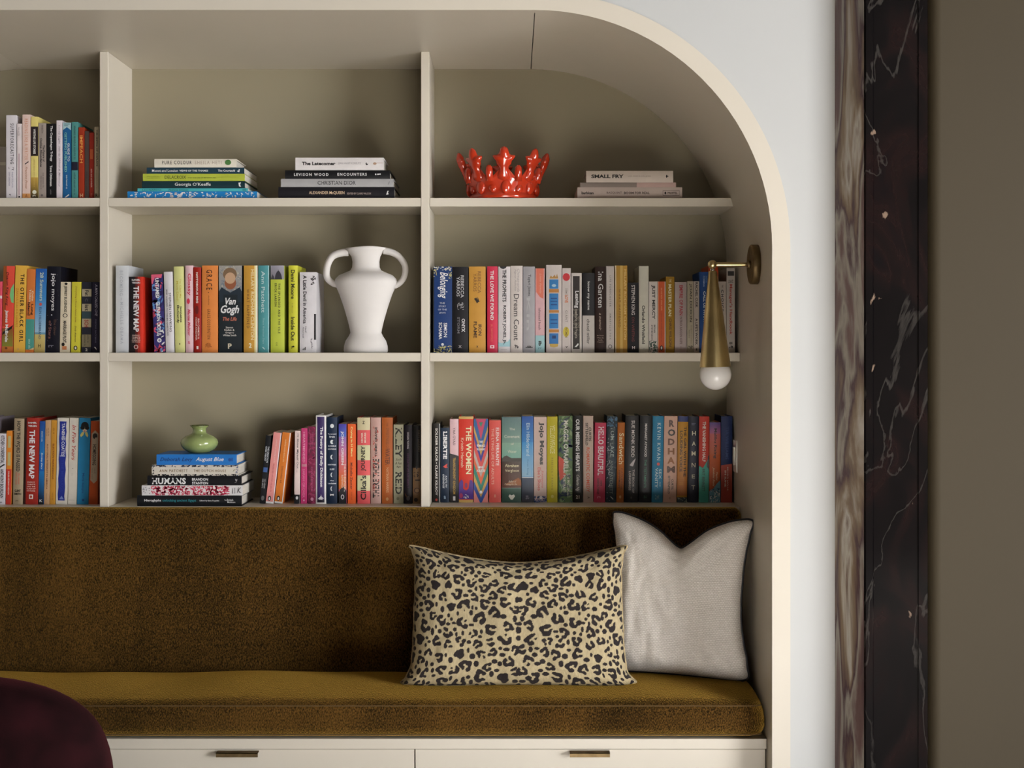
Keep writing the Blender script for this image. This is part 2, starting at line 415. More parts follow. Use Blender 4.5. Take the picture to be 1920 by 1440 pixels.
# ---------------------------------------------------------------- books
_tx = {}
def text_geo(s, style):
    key = (s, style)
    if key in _tx: return _tx[key]
    cu = bpy.data.curves.new('t', 'FONT'); cu.body = s; cu.resolution_u = 2
    cu.offset = .009
    if 'b' in style: cu.offset = .026
    if 'B' in style: cu.offset = .04
    if 'i' in style: cu.shear = .32
    if 'w' in style: cu.space_character = 1.35
    to = bpy.data.objects.new('t', cu)
    me = bpy.data.meshes.new_from_object(to)
    n = len(me.vertices); co = np.empty(n*3, 'f4'); me.vertices.foreach_get('co', co); co = co.reshape(-1, 3)[:, :2].copy()
    fs = [tuple(p.vertices) for p in me.polygons]
    bpy.data.objects.remove(to); bpy.data.curves.remove(cu); bpy.data.meshes.remove(me)
    if 'f' in style and n:          # serif: widen the feet and heads of the letters a little
        lo_, hi_ = co[:, 1].min(), co[:, 1].max()
    lo_, hi_ = co.min(0), co.max(0)
    co = (co-lo_)/np.maximum(hi_-lo_, 1e-6)
    _tx[key] = (co, fs); return _tx[key]

def T(s, t0, t1, u0, u1, c, st=''): return ('T', s, t0, t1, u0, u1, c, st)     # down the spine
def U(s, t0, t1, u0, u1, c, st=''): return ('U', s, t0, t1, u0, u1, c, st)     # up the spine
def Hh(s, t0, t1, u0, u1, c, st=''): return ('H', s, t0, t1, u0, u1, c, st)    # across the spine
def Rr(t0, t1, u0, u1, c): return ('R', t0, t1, u0, u1, c)
def G(t0, t1, c0, c1, u0=0, u1=1): return ('G', t0, t1, u0, u1, c0, c1)
def Ci(t, u, rt, ru, c): return ('C', t, u, rt, ru, c)
def Pg(pts, c): return ('P', pts, c)
def Ln(t0, t1, u0, u1, c): return ('L', t0, t1, u0, u1, c)
def St(t0, t1, u0, u1, c, n, ln=.05): return ('S', t0, t1, u0, u1, c, n, ln)
GAIN = .85
def bcol(h): return tuple(min(.66, x*GAIN) for x in lin(h))
def bmat(h, gloss=.45):
    return mat('book cloth '+h, bcol(h), gloss, vary=.05, vscale=30, spec=.3)

def dark(h, f=.6):
    h = h.lstrip('#'); return '#'+''.join('%02x' % int(int(h[i:i+2], 16)*f) for i in (0, 2, 4))

def make_book(spec, ln, th, dp, hard, root, l0, w0, seed):
    """local frame: x along the spine in reading direction, z across it, y into the shelf"""
    rg = random.Random(seed)
    c = .0026 if hard else .0008
    c = min(c, th*.2)
    bulge = min(.0022, th*.09) if hard else min(.0006, th*.03)
    ns = 8
    O = [(0, dp)]; I = [(c, dp)]
    for i in range(ns+1):
        u = i/ns; O.append((th*u, -bulge*(1-(2*u-1)**2))); I.append((c+(th-2*c)*u, c))
    O.append((th, dp)); I.append((th-c, dp)); n = len(O)
    v, f = [], []
    for L in (0, ln):
        for (a, b) in O: v.append((l0+L, b, w0+a))
        for (a, b) in I: v.append((l0+L, b, w0+a))
    for i in range(n-1):
        f += [(i, i+1, n+i+1, n+i), (2*n+i, 3*n+i, 3*n+i+1, 2*n+i+1), (i, 2*n+i, 2*n+i+1, i+1), (n+i, n+i+1, 3*n+i+1, 3*n+i)]
    f += [(0, n, 3*n, 2*n), (n-1, 3*n-1, 4*n-1, 2*n-1)]
    pyobj('cover', v, f, bmat(spec['c'], .5 if hard else .55), root)
    ins = .0035 if hard else .0006
    e = .0004
    y1 = dp-(.004 if hard else .0006)
    boxo('pages', PAGES, root, l0+ins, l0+ln-ins, c+e, y1, w0+c+e, w0+th-c-e)
    # print and lettering
    PV, PF, PC = [], [], []; TV, TF, TC = [], [], []
    def flush(nm, VV, FF, CC, stuff=False):
        if not VV: return
        me = bpy.data.meshes.new(nm); me.from_pydata(VV, [], FF)
        at = me.color_attributes.new('Col', 'FLOAT_COLOR', 'POINT')
        at.data.foreach_set('color', np.c_[np.array(CC), np.ones(len(CC))].ravel().astype('f4'))
        q = link(nm, me, PRINT, root)
        if stuff: q['kind'] = 'stuff'
        VV.clear(); FF.clear(); CC.clear()
    PN = {'R': 'spine_band', 'G': 'spine_panel', 'C': 'emblem', 'P': 'emblem', 'S': 'spine_pattern', 'L': 'small_print'}
    yb = lambda u: -bulge*(1-(2*u-1)**2)
    lay = [0]
    def quad(t0, t1, u0, u1, c0, c1=None, nt=1, tgt=None):
        eps = .0002+.00006*lay[0]; cols = [bcol(c0), bcol(c1 or c0)]
        nu = 6 if (u1-u0) > .3 and bulge > .0003 else 1
        k = len(PV)
        for a in range(nt+1):
            q = a/nt; t = t0+(t1-t0)*q
            for b in range(nu+1):
                u = u0+(u1-u0)*b/nu
                PV.append((l0+t*ln, yb(u)-eps, w0+u*th)); PC.append([cols[0][i]*(1-q)+cols[1][i]*q for i in range(3)])
        for a in range(nt):
            for b in range(nu):
                e0 = k+a*(nu+1)+b; PF.append((e0, e0+nu+1, e0+nu+2, e0+1))
    def poly(pts, col):
        eps = .0002+.00006*lay[0]; k = len(PV); cc = bcol(col)
        for t, u in pts: PV.append((l0+t*ln, -bulge-eps if bulge > .0003 else yb(u)-eps, w0+u*th)); PC.append(cc)
        PF.append(tuple(range(k, k+len(pts))))
    for it in spec.get('p', ()):
        lay[0] += 1; k = it[0]
        if k == 'R': quad(*it[1:5], it[5])
        elif k == 'G': quad(*it[1:5], it[5], it[6], nt=10)
        elif k == 'C':
            _, t, u, rt, ru, cc = it
            poly([(t+rt*math.cos(2*PI*i/24), u+ru*math.sin(2*PI*i/24)) for i in range(24)], cc)
        elif k == 'P': poly(it[1], it[2])
        elif k == 'S':
            _, t0, t1, u0, u1, cc, nn_, sl = it
            for _ in range(nn_):
                t, u = rg.uniform(t0, t1), rg.uniform(u0, u1); a = rg.uniform(0, 2*PI); L = sl*rg.uniform(.5, 1.2)*ln; wd = L*rg.uniform(.12, .3)
                dx, dz = math.cos(a)*L/2, math.sin(a)*L/2; ex, ez = -math.sin(a)*wd, math.cos(a)*wd
                pts = []
                for sx_, sy_ in ((-1, -.3), (-.3, -1), (1, -.4), (1, .4), (-.3, 1), (-1, .3)):
                    tt = t+(dx*sx_+ex*sy_)/ln; uu = u+(dz*sx_+ez*sy_)/th; pts.append((min(t1, max(t0, tt)), min(u1, max(u0, uu))))
                poly(pts, cc)
        elif k == 'L':
            _, t0, t1, u0, u1, cc = it
            lw = (u1-u0)*th*.62/ln; t = t0
            while t < t1-lw*.5:
                for _ in range(rg.randint(3, 8)):
                    if t > t1-lw*.5: break
                    hi = rg.choice((.72, .72, 1)); s = rg.random()
                    if s < .5: quad(t, t+lw*.22, u0, u0+(u1-u0)*hi, cc); quad(t+lw*.5, t+lw*.7, u0, u0+(u1-u0)*.72, cc)
                    else: quad(t, t+lw*.7, u0, u0+(u1-u0)*.2, cc); quad(t, t+lw*.22, u0, u0+(u1-u0)*hi, cc); quad(t, t+lw*.6, u0+(u1-u0)*.55, u0+(u1-u0)*.72, cc)
                    t += lw
                t += lw*.6
        else:
            _, s, t0, t1, u0, u1, cc, stl = it
            co, fs = text_geo(s, stl); eps = .0003+.00006*lay[0]; b0 = len(TV); cc = bcol(cc)
            for a, b in co:
                if k == 'T': t, u = t0+(t1-t0)*a, u0+(u1-u0)*b
                elif k == 'U': t, u = t1-(t1-t0)*a, u1-(u1-u0)*b
                else: t, u = t1-(t1-t0)*b, u0+(u1-u0)*a
                TV.append((l0+t*ln, yb(u)-eps, w0+u*th)); TC.append(cc)
            TF.extend(tuple(b0+i for i in q) for q in fs)
            flush('lettering', TV, TF, TC)
        if k in PN: flush(PN[k], PV, PF, PC, k in 'SL')

SHELFN = {1: 'top', 2: 'middle', 3: 'bottom'}; BAYN = {'A': 'bay without ornaments', 'B': 'white vase bay', 'C': 'red crown bay'}
seedn = [0]
def row(bay, sh, d, books, dmax=.15):
    for (x0, x1, yt, c, hard, lean, lab, items) in books:
        seedn[0] += 1
        th = (x1-x0)*d/F-.0004; zb = ZS[sh-1]
        ln = pz(yt, d)-zb; a = math.atan2(lean*d/F, ln); ln /= math.cos(a)
        dp = min(dmax, YB-.004-d)
        dp = dp*(1 if hard else .93)
        r = empty('hardcover_book' if hard else 'paperback_book', (px((x0+x1)/2, d), d, zb+abs(math.sin(a))*th/2+.0002), (0, PI/2+a, 0))
        tag(r, '%s, %s shelf of %s' % (lab, SHELFN[sh], BAYN[bay]), 'book', 'upright books on the %s shelf of the %s' % (SHELFN[sh], BAYN[bay]))
        make_book({'c': c, 'p': items}, ln, th, dp, hard, r, -ln, -th/2, seedn[0])
STACK_TOP = {}
def stack(key, bay, sh, d, ybase, books):
    """books from the bottom up: (x0, x1, ytop, colour, hard, depth, label, items)"""
    z = ZS[sh-1]+.0002; y = ybase
    for (x0, x1, yt, c, hard, dp, lab, items) in books:
        seedn[0] += 1
        th = (y-yt)*d/F; ln = (x1-x0)*d/F
        off = random.Random(seedn[0]).uniform(-.002, .002)
        r = empty('hardcover_book' if hard else 'paperback_book', (px((x0+x1)/2, d), d+off, z))
        tag(r, lab, 'book', 'books lying in stacks')
        make_book({'c': c, 'p': items}, ln, th-.0003, dp, hard, r, -ln/2, 0, seedn[0])
        z += th; y = yt
    STACK_TOP[key] = z

W_, K_ = '#efeae6', '#15131a'
# -------- bay A, top shelf
row('A', 1, 3.90, [
 (-6, 11, 275, '#5f564c', 0, 0, 'short grey-brown paperback, plain spine', [Rr(.3, .36, 0, 1, '#726858')]),
 (11.6, 30.6, 216, '#dcd7dd', 0, 0, 'tall lilac-white paperback with wide-spaced black capitals', [T('SUPERFORECASTING', .10, .585, .42, .76, K_, 'w'), St(.62, .66, .2, .8, K_, 12, .012), T('PHILIP TETLOCK', .68, .87, .55, .70, '#8e8ca8'), T('DAN GARDNER', .68, .85, .25, .40, '#8e8ca8'), T('r', .945, .965, .3, .45, K_, 'b')]),
 (32, 40.6, 232, '#e6d9da', 0, 0, 'thin pale pink paperback with a mauve line', [Ln(.05, .17, .3, .6, '#7c6c70'), Rr(.4, .95, .35, .55, '#b08c98'), Ci(.975, .5, .012, .2, K_)]),
 (42, 57.2, 215, '#e9c9bf', 0, 0, 'tall salmon pink paperback with orange capitals', [T('READING LIKE A WRITER', .05, .54, .28, .70, '#cf8f70', 'w'), Pg([(.555, .75), (.565, .8), (.595, .35), (.585, .3)], K_), T('Francine Prose', .62, .88, .35, .66, '#b5866c', 'i'), Rr(.94, 1, 0, 1, '#d99a5c'), Hh('A', .945, .985, .35, .65, '#8a5030')]),
 (58, 71.5, 219, '#e0cf7c', 0, 0, 'pale yellow paperback with black title block and white disc', [Rr(.12, .48, 0, 1, '#22141a'), T('WRITING LIFE STORIES', .15, .455, .34, .66, '#f1ebdf', 'b'), G(.74, 1, '#c4a048', '#1c140c'), Ln(.52, .86, .4, .6, '#c2a765'), Ci(.92, .5, .024, .3, '#efe8d2'), Ln(.955, .975, .25, .8, '#efe8d2')]),
 (72.4, 86.6, 231, '#a3968e', 0, 0, 'grey-taupe paperback with two-line black title', [T('The Future of', .29, .51, .56, .84, K_, 'b'), T('Online Abundance', .2, .58, .2, .48, K_, 'b'), Ln(.03, .14, .4, .7, '#5c4f4c'), Ln(.66, .86, .55, .75, '#5c4f4c'), Ln(.7, .88, .25, .45, '#5c4f4c'), Ci(.955, .45, .015, .15, '#6c6260')]),
 (87.2, 105, 232, '#100f12', 0, 0, 'black paperback with plain white title, beside taupe one', [T('The Copenhagen Trilogy', .03, .505, .36, .66, '#f4f1ee', 'b'), T('Tove Ditlevsen', .555, .835, .36, .62, '#f4f1ee', 'b'), Ln(.88, .96, .38, .55, '#7c7a7c')]),
 (105.8, 117, 226, '#e2d8df', 0, 0, 'lilac-white paperback with grey slanted lettering', [T('Lovely Light', .06, .30, .3, .66, '#8a828c', 'i'), T('Hardy Wind & Memory', .33, .85, .3, .66, '#8a828c', 'i')]),
 (118, 133.2, 230, '#1a5d92', 0, 0, 'blue paperback with pale arrow at the top', [Rr(0, .06, 0, 1, '#a8c6cc'), Pg([(.06, 0), (.06, 1), (.10, 1), (.06, .5), (.10, 0)], '#a8c6cc'), Ln(.015, .045, .15, .85, '#507d84'), T('GUIDE TO', .27, .51, .58, .84, '#e8eef2'), T('GETTING PUBLISHED', .13, .65, .2, .50, '#8fd0b8'), Ln(.69, .88, .4, .6, '#d8e4ec'), Pg([(.985, .2), (.94, .75), (.955, .8), (.985, .4)], '#e8eef2')]),
 (134.5, 146.2, 229, '#4f8f8b', 0, 0, 'teal paperback with a navy band', [Rr(.52, .63, 0, 1, '#14162c'), Ln(.05, .5, .35, .7, '#163434'), Ln(.66, .96, .35, .65, '#163434')]),
 (147.4, 158.4, 239, '#9c3218', 0, 0, 'rust red paperback with gold capitals', [T('IMPEACH', .115, .5, .22, .72, '#e0a050'), Hh('H', .93, .98, .25, .75, '#d9b48c', 'b')]),
 (159, 166.8, 246, '#4c403c', 0, 0, 'thin charcoal brown paperback', [Ln(.6, .95, .35, .65, '#1c1614')]),
 (167.4, 176.2, 249, '#8e2415', 0, 0, 'thin dark red paperback with white lettering', [Rr(.25, .4, .2, .8, '#b0562c'), Ln(.55, .83, .35, .65, '#e8cfc0'), Ln(.92, .97, .3, .7, '#d08060')]),
 (177, 185.4, 238, '#b9ab93', 0, 0, 'thin beige paperback next to the partition', [T('THE EMPIRE OF DISPLAYS', .04, .55, .4, .78, '#2a241e', 'b'), Ln(.6, .88, .4, .65, '#8a7c68'), Hh('R', .93, .98, .25, .75, '#2a241e', 'b')]),
])
# -------- bay A, middle shelf
row('A', 2, 3.905, [
 (-9, 2.6, 528, '#f2546a', 0, 2, 'bright pink-red paperback, shorter than its neighbour', [Rr(.2, .24, .5, 1, '#ffd0d0')]),
 (3.2, 24, 499, '#e2503f', 0, 3.5, 'red paperback with green disc and olive foot', [G(0, .7, '#8e4a1c', '#b5421c', 0, .3), Pg([(.2, 1), (.26, .72), (.34, .62), (.42, .78), (.43, 1)], '#79c07c'), G(.72, .96, '#8a4a1c', '#7f8c34'), Pg([(.68, 1), (.76, .1), (.80, 0), (.72, .9)], '#181410'), T('Deacon King Kong', .07, .46, .22, .52, '#1c120e', 'i'), T('James McBride', .51, .88, .2, .55, '#f2ede4', 'b'), Rr(.93, 1, 0, 1, '#c07030'), Ci(.95, .4, .014, .12, '#6c3a1c')]),
 (25.4, 46.8, 498, '#e2b047', 0, 3.5, 'golden yellow paperback with big black capitals', [T('THE OTHER BLACK GIRL', .10, .88, .48, .82, '#16120c', 'bw'), T('ZAKIYA DALILA HARRIS', .26, .71, .12, .32, '#c98024'), Ci(.96, .4, .01, .1, '#c9a060')]),
 (47.6, 63.4, 505, '#d4793a', 0, 3.5, 'orange and teal paperback with lower-case black title', [Rr(.6, .965, 0, 1, '#4a9488'), T('Colm', .26, .38, .62, .84, '#f0e2c6'), T('Tóibín', .24, .39, .32, .54, '#f0e2c6'), T('Long', .42, .55, .52, .84, '#1c120c', 'b'), T('Island', .4, .555, .16, .46, '#1c120c', 'b'), Ln(.84, .95, .35, .6, '#bcd8cc'), Pg([(.94, 1), (.965, .4), (.965, 1)], '#e0c890')]),
 (64.2, 84.4, 504, '#3a84c0', 0, 3.5, 'blue beach paperback fading to sand at the foot', [G(0, .35, '#1c57a6', '#3a84c0'), G(.35, .76, '#3a84c0', '#9cc0d8'), Rr(.76, .785, 0, 1, '#6894a8'), G(.785, 1, '#c8b670', '#b29a58'), T('28 Summers', .045, .385, .4, .72, '#cfd8b8'), Ci(.425, .5, .018, .14, '#c4504c'), T('ELIN HILDERBRAND', .46, .84, .38, .60, '#1c4468'), Hh('H', .90, .94, .36, .60, '#4c4420', 'b')]),
 (85, 111, 500, '#0d0d1b', 1, 3.5, 'thick midnight-black hardback with white lower-case lettering and stars', [T('jojo moyes', .08, .515, .3, .64, '#f2efea', 'f'), Ci(.565, .42, .007, .045, '#f2efea'), T('The Giver', .61, .80, .58, .76, '#5c4438'), T('of Stars', .63, .84, .22, .42, '#8c5e58'), Ln(.915, .955, .22, .6, '#70707c'), St(.02, .98, .04, .96, '#c0c0cc', 16, .006)]),
 (112, 130.6, 529, '#d9ccb2', 0, 2, 'cream paperback with condensed black capitals and wreaths', [T('JEFFREY EUGENIDES', .055, .43, .3, .66, '#1a1612', 'b'), Ci(.475, .5, .028, .25, '#1a1612'), Ci(.475, .5, .02, .17, '#d9ccb2'), T('MARRIAGE PLOT', .55, .86, .3, .66, '#1a1612', 'b'), Ci(.025, .55, .018, .16, '#1a1612'), Ci(.885, .34, .026, .16, '#1a1612'), Rr(.91, .96, .25, .7, '#c47c50')]),
 (133, 150.4, 529, '#cdc43c', 0, 2, 'acid yellow-green paperback with brown script', [T('Everything I Know About Love', .06, .57, .35, .56, '#8a6220', 'i'), T('Dolly Alderton', .62, .85, .35, .56, '#2c2410', 'i'), Ci(.935, .5, .032, .2, '#2a1c12'), Ci(.935, .5, .02, .1, '#e8e4d4')]),
 (153, 170.8, 529, '#23242f', 0, 1, 'dark slate paperback with beige letter blocks', [Rr(.10, .205, 0, 1, '#aca184'), Rr(.31, .415, 0, 1, '#aca184'), Rr(.52, .64, 0, 1, '#a89a7c'), Rr(.42, .52, 0, 1, '#2c4248'), Rr(.745, .92, 0, 1, '#7a7056'), T('Fat', .115, .195, .32, .7, '#201c18', 'b'), T('C', .235, .275, .36, .62, '#5c6068'), T('ist', .32, .41, .32, .7, '#201c18', 'b'), T('SCH', .535, .64, .28, .72, '#8e2a1c', 'b'), Ln(.75, .86, .6, .78, '#201c18'), Ln(.75, .9, .28, .46, '#201c18'), Hh('2', .94, .98, .4, .65, '#c8c0b0', 'b')]),
 (172, 186, 529, '#25223a', 0, 1, 'dark indigo paperback with pale narrow capitals', [T('A MAN CALLED OVE', .03, .485, .4, .74, '#c0bcd0', 'i'), T('FREDRIK BACKMAN', .53, .86, .42, .62, '#6e6c84'), T('f', .915, .965, .35, .65, '#e8e4ec', 'bi')]),
])
# -------- bay A, bottom shelf
row('A', 3, 3.93, [
 (-34, -11, 783, '#857c86', 1, 3, 'tall grey-mauve hardback half out of the bay', []),
 (-10, 10, 813, '#dcd6dc', 0, 2, 'white paperback with black condensed capitals', [T('KITCHEN CONFIDENTIAL', .03, .42, .5, .84, K_, 'b'), Pg([(.44, .95), (.43, .8), (.48, .3), (.49, .4)], K_), T('ANTHONY BOURDAIN', .5, .91, .5, .82, K_, 'b'), Ci(.97, .6, .01, .1, '#8c888c')]),
 (10.6, 20.8, 808, '#e08a30', 0, 2, 'thin orange and red paperback with small white capitals', [Rr(.07, .23, .25, .8, '#c2b47c'), Rr(.29, .47, .25, .8, '#c2b47c'), Rr(.52, 1, 0, 1, '#c8392c'), T('CALEB AZUMAH NELSON', .545, .865, .38, .62, '#f0dcd0', 'b')]),
 (24, 42.4, 785, '#a8957a', 1, 3, 'beige hardback with tall black capitals', [T('HOW THE WORD IS PASSED', .03, .615, .3, .68, '#17130f', 'b'), Pg([(.3, 0), (.305, .05), (.33, .3), (.325, .35)], '#17130f'), Ln(.635, .77, .52, .72, '#c85c4c'), Ln(.63, .78, .26, .44, '#c85c4c'), Hh('CLINT', .825, .853, .18, .82, '#17130f', 'b'), Hh('SMITH', .865, .89, .15, .85, '#17130f', 'b'), Ln(.95, .965, .3, .7, '#7c6c54')]),
 (45, 71.2, 784, '#9c2a20', 1, 3, 'thick brick red hardback with large white capitals', [Rr(0, 1, 0, .12, '#3c1210'), Hh('DANIEL', .045, .065, .2, .82, '#f4ece4', 'b'), Hh('YERGIN', .083, .103, .2, .82, '#f4ece4', 'b'), T('THE NEW MAP', .14, .70, .32, .72, '#f8f4ee', 'b'), Hh('ENERGY', .735, .75, .22, .78, '#e8c8bc'), Hh('CLIMATE', .76, .775, .2, .8, '#e8c8bc'), Hh('AND THE', .785, .80, .2, .8, '#e8c8bc'), Hh('CLASH OF', .81, .825, .18, .82, '#e8c8bc'), Hh('NATIONS', .835, .85, .2, .8, '#e8c8bc'), Rr(.885, .935, .37, .66, '#f0dcd2'), Ci(.91, .51, .016, .09, '#b04030')]),
 (72, 81.6, 790, '#1c5fae', 0, 3, 'thin bright blue paperback with white script', [G(0, .4, '#1a4694', '#1c74b8'), G(.6, .95, '#1c74b8', '#0c1c38'), Ln(.12, .25, .35, .65, '#dcE8f4'), T('Bombay Diary', .38, .58, .3, .7, '#d8e8f4', 'i'), Rr(.95, 1, 0, 1, '#10141c'), Hh('K', .94, .97, .2, .8, '#f0f0f0', 'b')]),
 (82.4, 92.8, 788, '#c79f77', 0, 3, 'slim tan paperback with small brown capitals', [Ln(.09, .2, .5, .75, '#6c4428'), Ln(.1, .19, .2, .42, '#6c4428'), T('ELECTORAL INTEGRITY IN AMERICA', .285, .82, .34, .6, '#6c3424'), Ln(.87, .95, .38, .55, '#8c6448')]),
 (93.4, 103.6, 788, '#c98f33', 0, 3, 'slim mustard paperback with brown capitals', [Ln(.09, .17, .35, .7, '#7c4c14'), T('ELECTION WATCHDOGS', .28, .70, .32, .64, '#7c3a14', 'b'), Ln(.86, .95, .4, .6, '#8c5c20')]),
 (104.4, 126.2, 784, '#d6cfc2', 0, 3.5, 'white paperback with ragged royal blue stripe', [Pg([(.04, .2), (.04, .8), (.1, .76), (.16, .82), (.24, .74), (.3, .8), (.36, .75), (.44, .82), (.52, .76), (.6, .82), (.7, .75), (.8, .8), (.9, .74), (.955, .78), (.955, .2), (.88, .16), (.8, .22), (.7, .18), (.58, .24), (.48, .18), (.36, .23), (.24, .17), (.12, .22)], '#1a2c8c'), T('TA-NEHISI COATES', .06, .435, .40, .66, '#e8e8f0'), Rr(.437, .444, .2, .8, '#d0d4e4'), T('THE MESSAGE', .48, .86, .38, .64, '#2a3c98'), Pg([(.94, .3), (.9, .5), (.94, .7)], '#7c8cc4')]),
 (127, 143.4, 784, '#dcd5c8', 0, 4, 'white paperback with red handwritten title', [T('In Five Years', .08, .49, .32, .76, '#b83a34', 'i'), Ci(.585, .5, .004, .04, K_), Rr(.949, .953, .1, .75, '#a89c90'), Ln(.64, .67, .35, .6, '#c8c0b4')]),
 (144.2, 165.4, 784, '#2a86b8', 0, 4.5, 'sky blue paperback with dark-haired sunglasses figure', [Ci(.09, .52, .045, .34, '#14100e'), Ci(.135, .52, .03, .2, '#e4cfb4'), Ci(.115, .32, .022, .2, '#0c0a0a'), Ci(.115, .72, .022, .2, '#0c0a0a'), Ci(.152, .52, .005, .07, '#c04040'), Pg([(.17, .5), (.16, .3), (.2, .12), (.225, .2), (.2, .4)], '#d8cc78'), Pg([(.17, .55), (.16, .74), (.2, .85), (.225, .78), (.2, .62)], '#d8cc78'), T('Maria Semple', .64, .87, .35, .62, '#174c84'), Ci(.95, .55, .014, .12, '#174c84')]),
 (166.2, 183.2, 790, '#c25424', 0, 4.5, 'burnt orange paperback with beige pointed panel', [Pg([(.11, .5), (.15, .12), (.71, .12), (.75, .5), (.71, .88), (.15, .88)], '#b8a48c'), Ci(.18, .5, .035, .26, '#17110c'), Ci(.215, .62, .02, .14, '#b8a48c'), T('HOMEGOING', .28, .53, .28, .68, '#2c2018', 'b'), Ln(.56, .64, .5, .72, '#8a7664'), Ln(.56, .7, .22, .42, '#8a7664')]),
 (184.6, 189.4, 790, '#7c2414', 0, 4.5, 'very thin dark red paperback', []),
])
# -------- bay B, top shelf, two stacks
stack('A', 'B', 1, 3.892, 371.9, [
 (239, 482, 358.7, '#1f7fc4', 0, .20, 'bright blue softcover with white brush strokes, bottom of its stack', [St(.02, .98, .12, .92, '#e6eef4', 95, .022), Pg([(.38, .1), (.40, .1), (.44, .9), (.42, .9)], '#e6eef4'), Rr(.475, .493, .05, .95, '#e6eef4'), Ci(.484, .3, .005, .12, '#1f7fc4'), Ci(.484, .7, .005, .12, '#1f7fc4')]),
 (258, 465, 353, '#4cb4bc', 0, .20, 'thin turquoise softcover lying in a stack', [T('LEONARDO', .045, .215, .2, .75, '#14646c'), T('Patricia Emison', .28, .46, .15, .8, '#14646c', 'i'), Rr(.95, .985, .3, .6, '#14646c')]),
 (266.5, 459, 339.2, '#15333a', 1, .195, 'dark teal art book with large white serif name, lying in a stack', [T("Georgia O'Keeffe", .32, .67, .2, .78, '#ecece4', 'f'), Pg([(.94, .75), (.965, .8), (.955, .5), (.965, .2), (.945, .25)], '#ecece4')]),
 (268, 459, 325.6, '#b4c044', 0, .195, 'lime green softcover lying between dark books', [T('DELACROIX', .215, .425, .28, .74, '#3c481c', 'f'), T('AND THE RISE OF MODERN ART', .44, .72, .34, .52, '#6c7a2c'), Ln(.04, .16, .56, .68, '#84902c'), Ln(.04, .17, .34, .46, '#84902c'), Ln(.77, .95, .6, .7, '#98a438'), Ln(.77, .95, .38, .48, '#98a438')]),
 (275, 458, 314, '#1c3a4a', 0, .19, 'dark blue softcover with white lettering, lying in a stack', [T('Monet and London', .055, .32, .3, .7, '#f0f0f0', 'f'), T('VIEWS OF THE THAMES', .335, .63, .34, .64, '#dfe3e6', 'b'), T('The Courtauld', .73, .905, .34, .68, '#f0f0f0', 'b'), Pg([(.925, .45), (.94, .5), (.945, .75), (.955, .7), (.95, .25), (.935, .3)], '#f0f0f0')]),
 (290, 443.5, 298, '#e3dccd', 1, .14, 'cream hardback with green blot, topmost of its stack', [T('PURE COLOUR', .095, .455, .36, .78, '#1c1a18', 'w'), T('SHEILA HETI', .495, .82, .36, .78, '#b6a898', 'w'), Ci(.90, .58, .038, .32, '#4c7c40')]),
])
stack('B', 'B', 1, 3.892, 371.9, [
 (522, 739.5, 350.5, '#19171d', 1, .20, 'near-black book with small gold capitals, bottom of its stack', [T('ALEXANDER McQUEEN', .265, .57, .32, .62, '#e6c8a8', 'f'), T('EDITED BY CLAIRE WILCOX', .595, .80, .34, .50, '#b8a8a0'), Pg([(.93, .3), (.95, .35), (.945, .55), (.955, .65), (.94, .65)], '#ecece8')]),
 (527, 738, 335.3, '#a9a8a9', 1, .20, 'mid-grey hardback with thin black capitals, lying in a stack', [T('CHRISTIAN DIOR', .325, .665, .26, .74, '#26242a', 'f'), T('J', .95, .966, .3, .66, '#3c3a40', 'i')]),
 (534.5, 731, 319, '#101014', 1, .19, 'black hardback with bold white spaced capitals, lying in a stack', [T('LEVISON WOOD', .085, .415, .34, .66, '#e6e6e8', 'bw'), T('ENCOUNTERS', .50, .78, .36, .68, '#f2f2f4', 'bw'), Ci(.865, .52, .007, .09, '#f2f2f4'), Pg([(.88, .44), (.91, .5), (.912, .42), (.913, .66), (.91, .6), (.88, .6)], '#f2f2f4')]),
 (554, 719.5, 295.5, '#dcd7d6', 1, .15, 'white hardback with heavy black serif title, topmost of its stack', [T('The Latecomer', .075, .455, .38, .66, '#141214', 'B'), T('JEAN HANFF KORELITZ', .485, .745, .42, .62, '#a8a2a4'), Ci(.81, .5, .014, .11, '#1c1a1c'), Ci(.815, .56, .008, .07, '#dcd7d6'), Ci(.90, .52, .02, .1, '#b09078'), Rr(.92, .99, .54, .58, '#b09078')]),
])
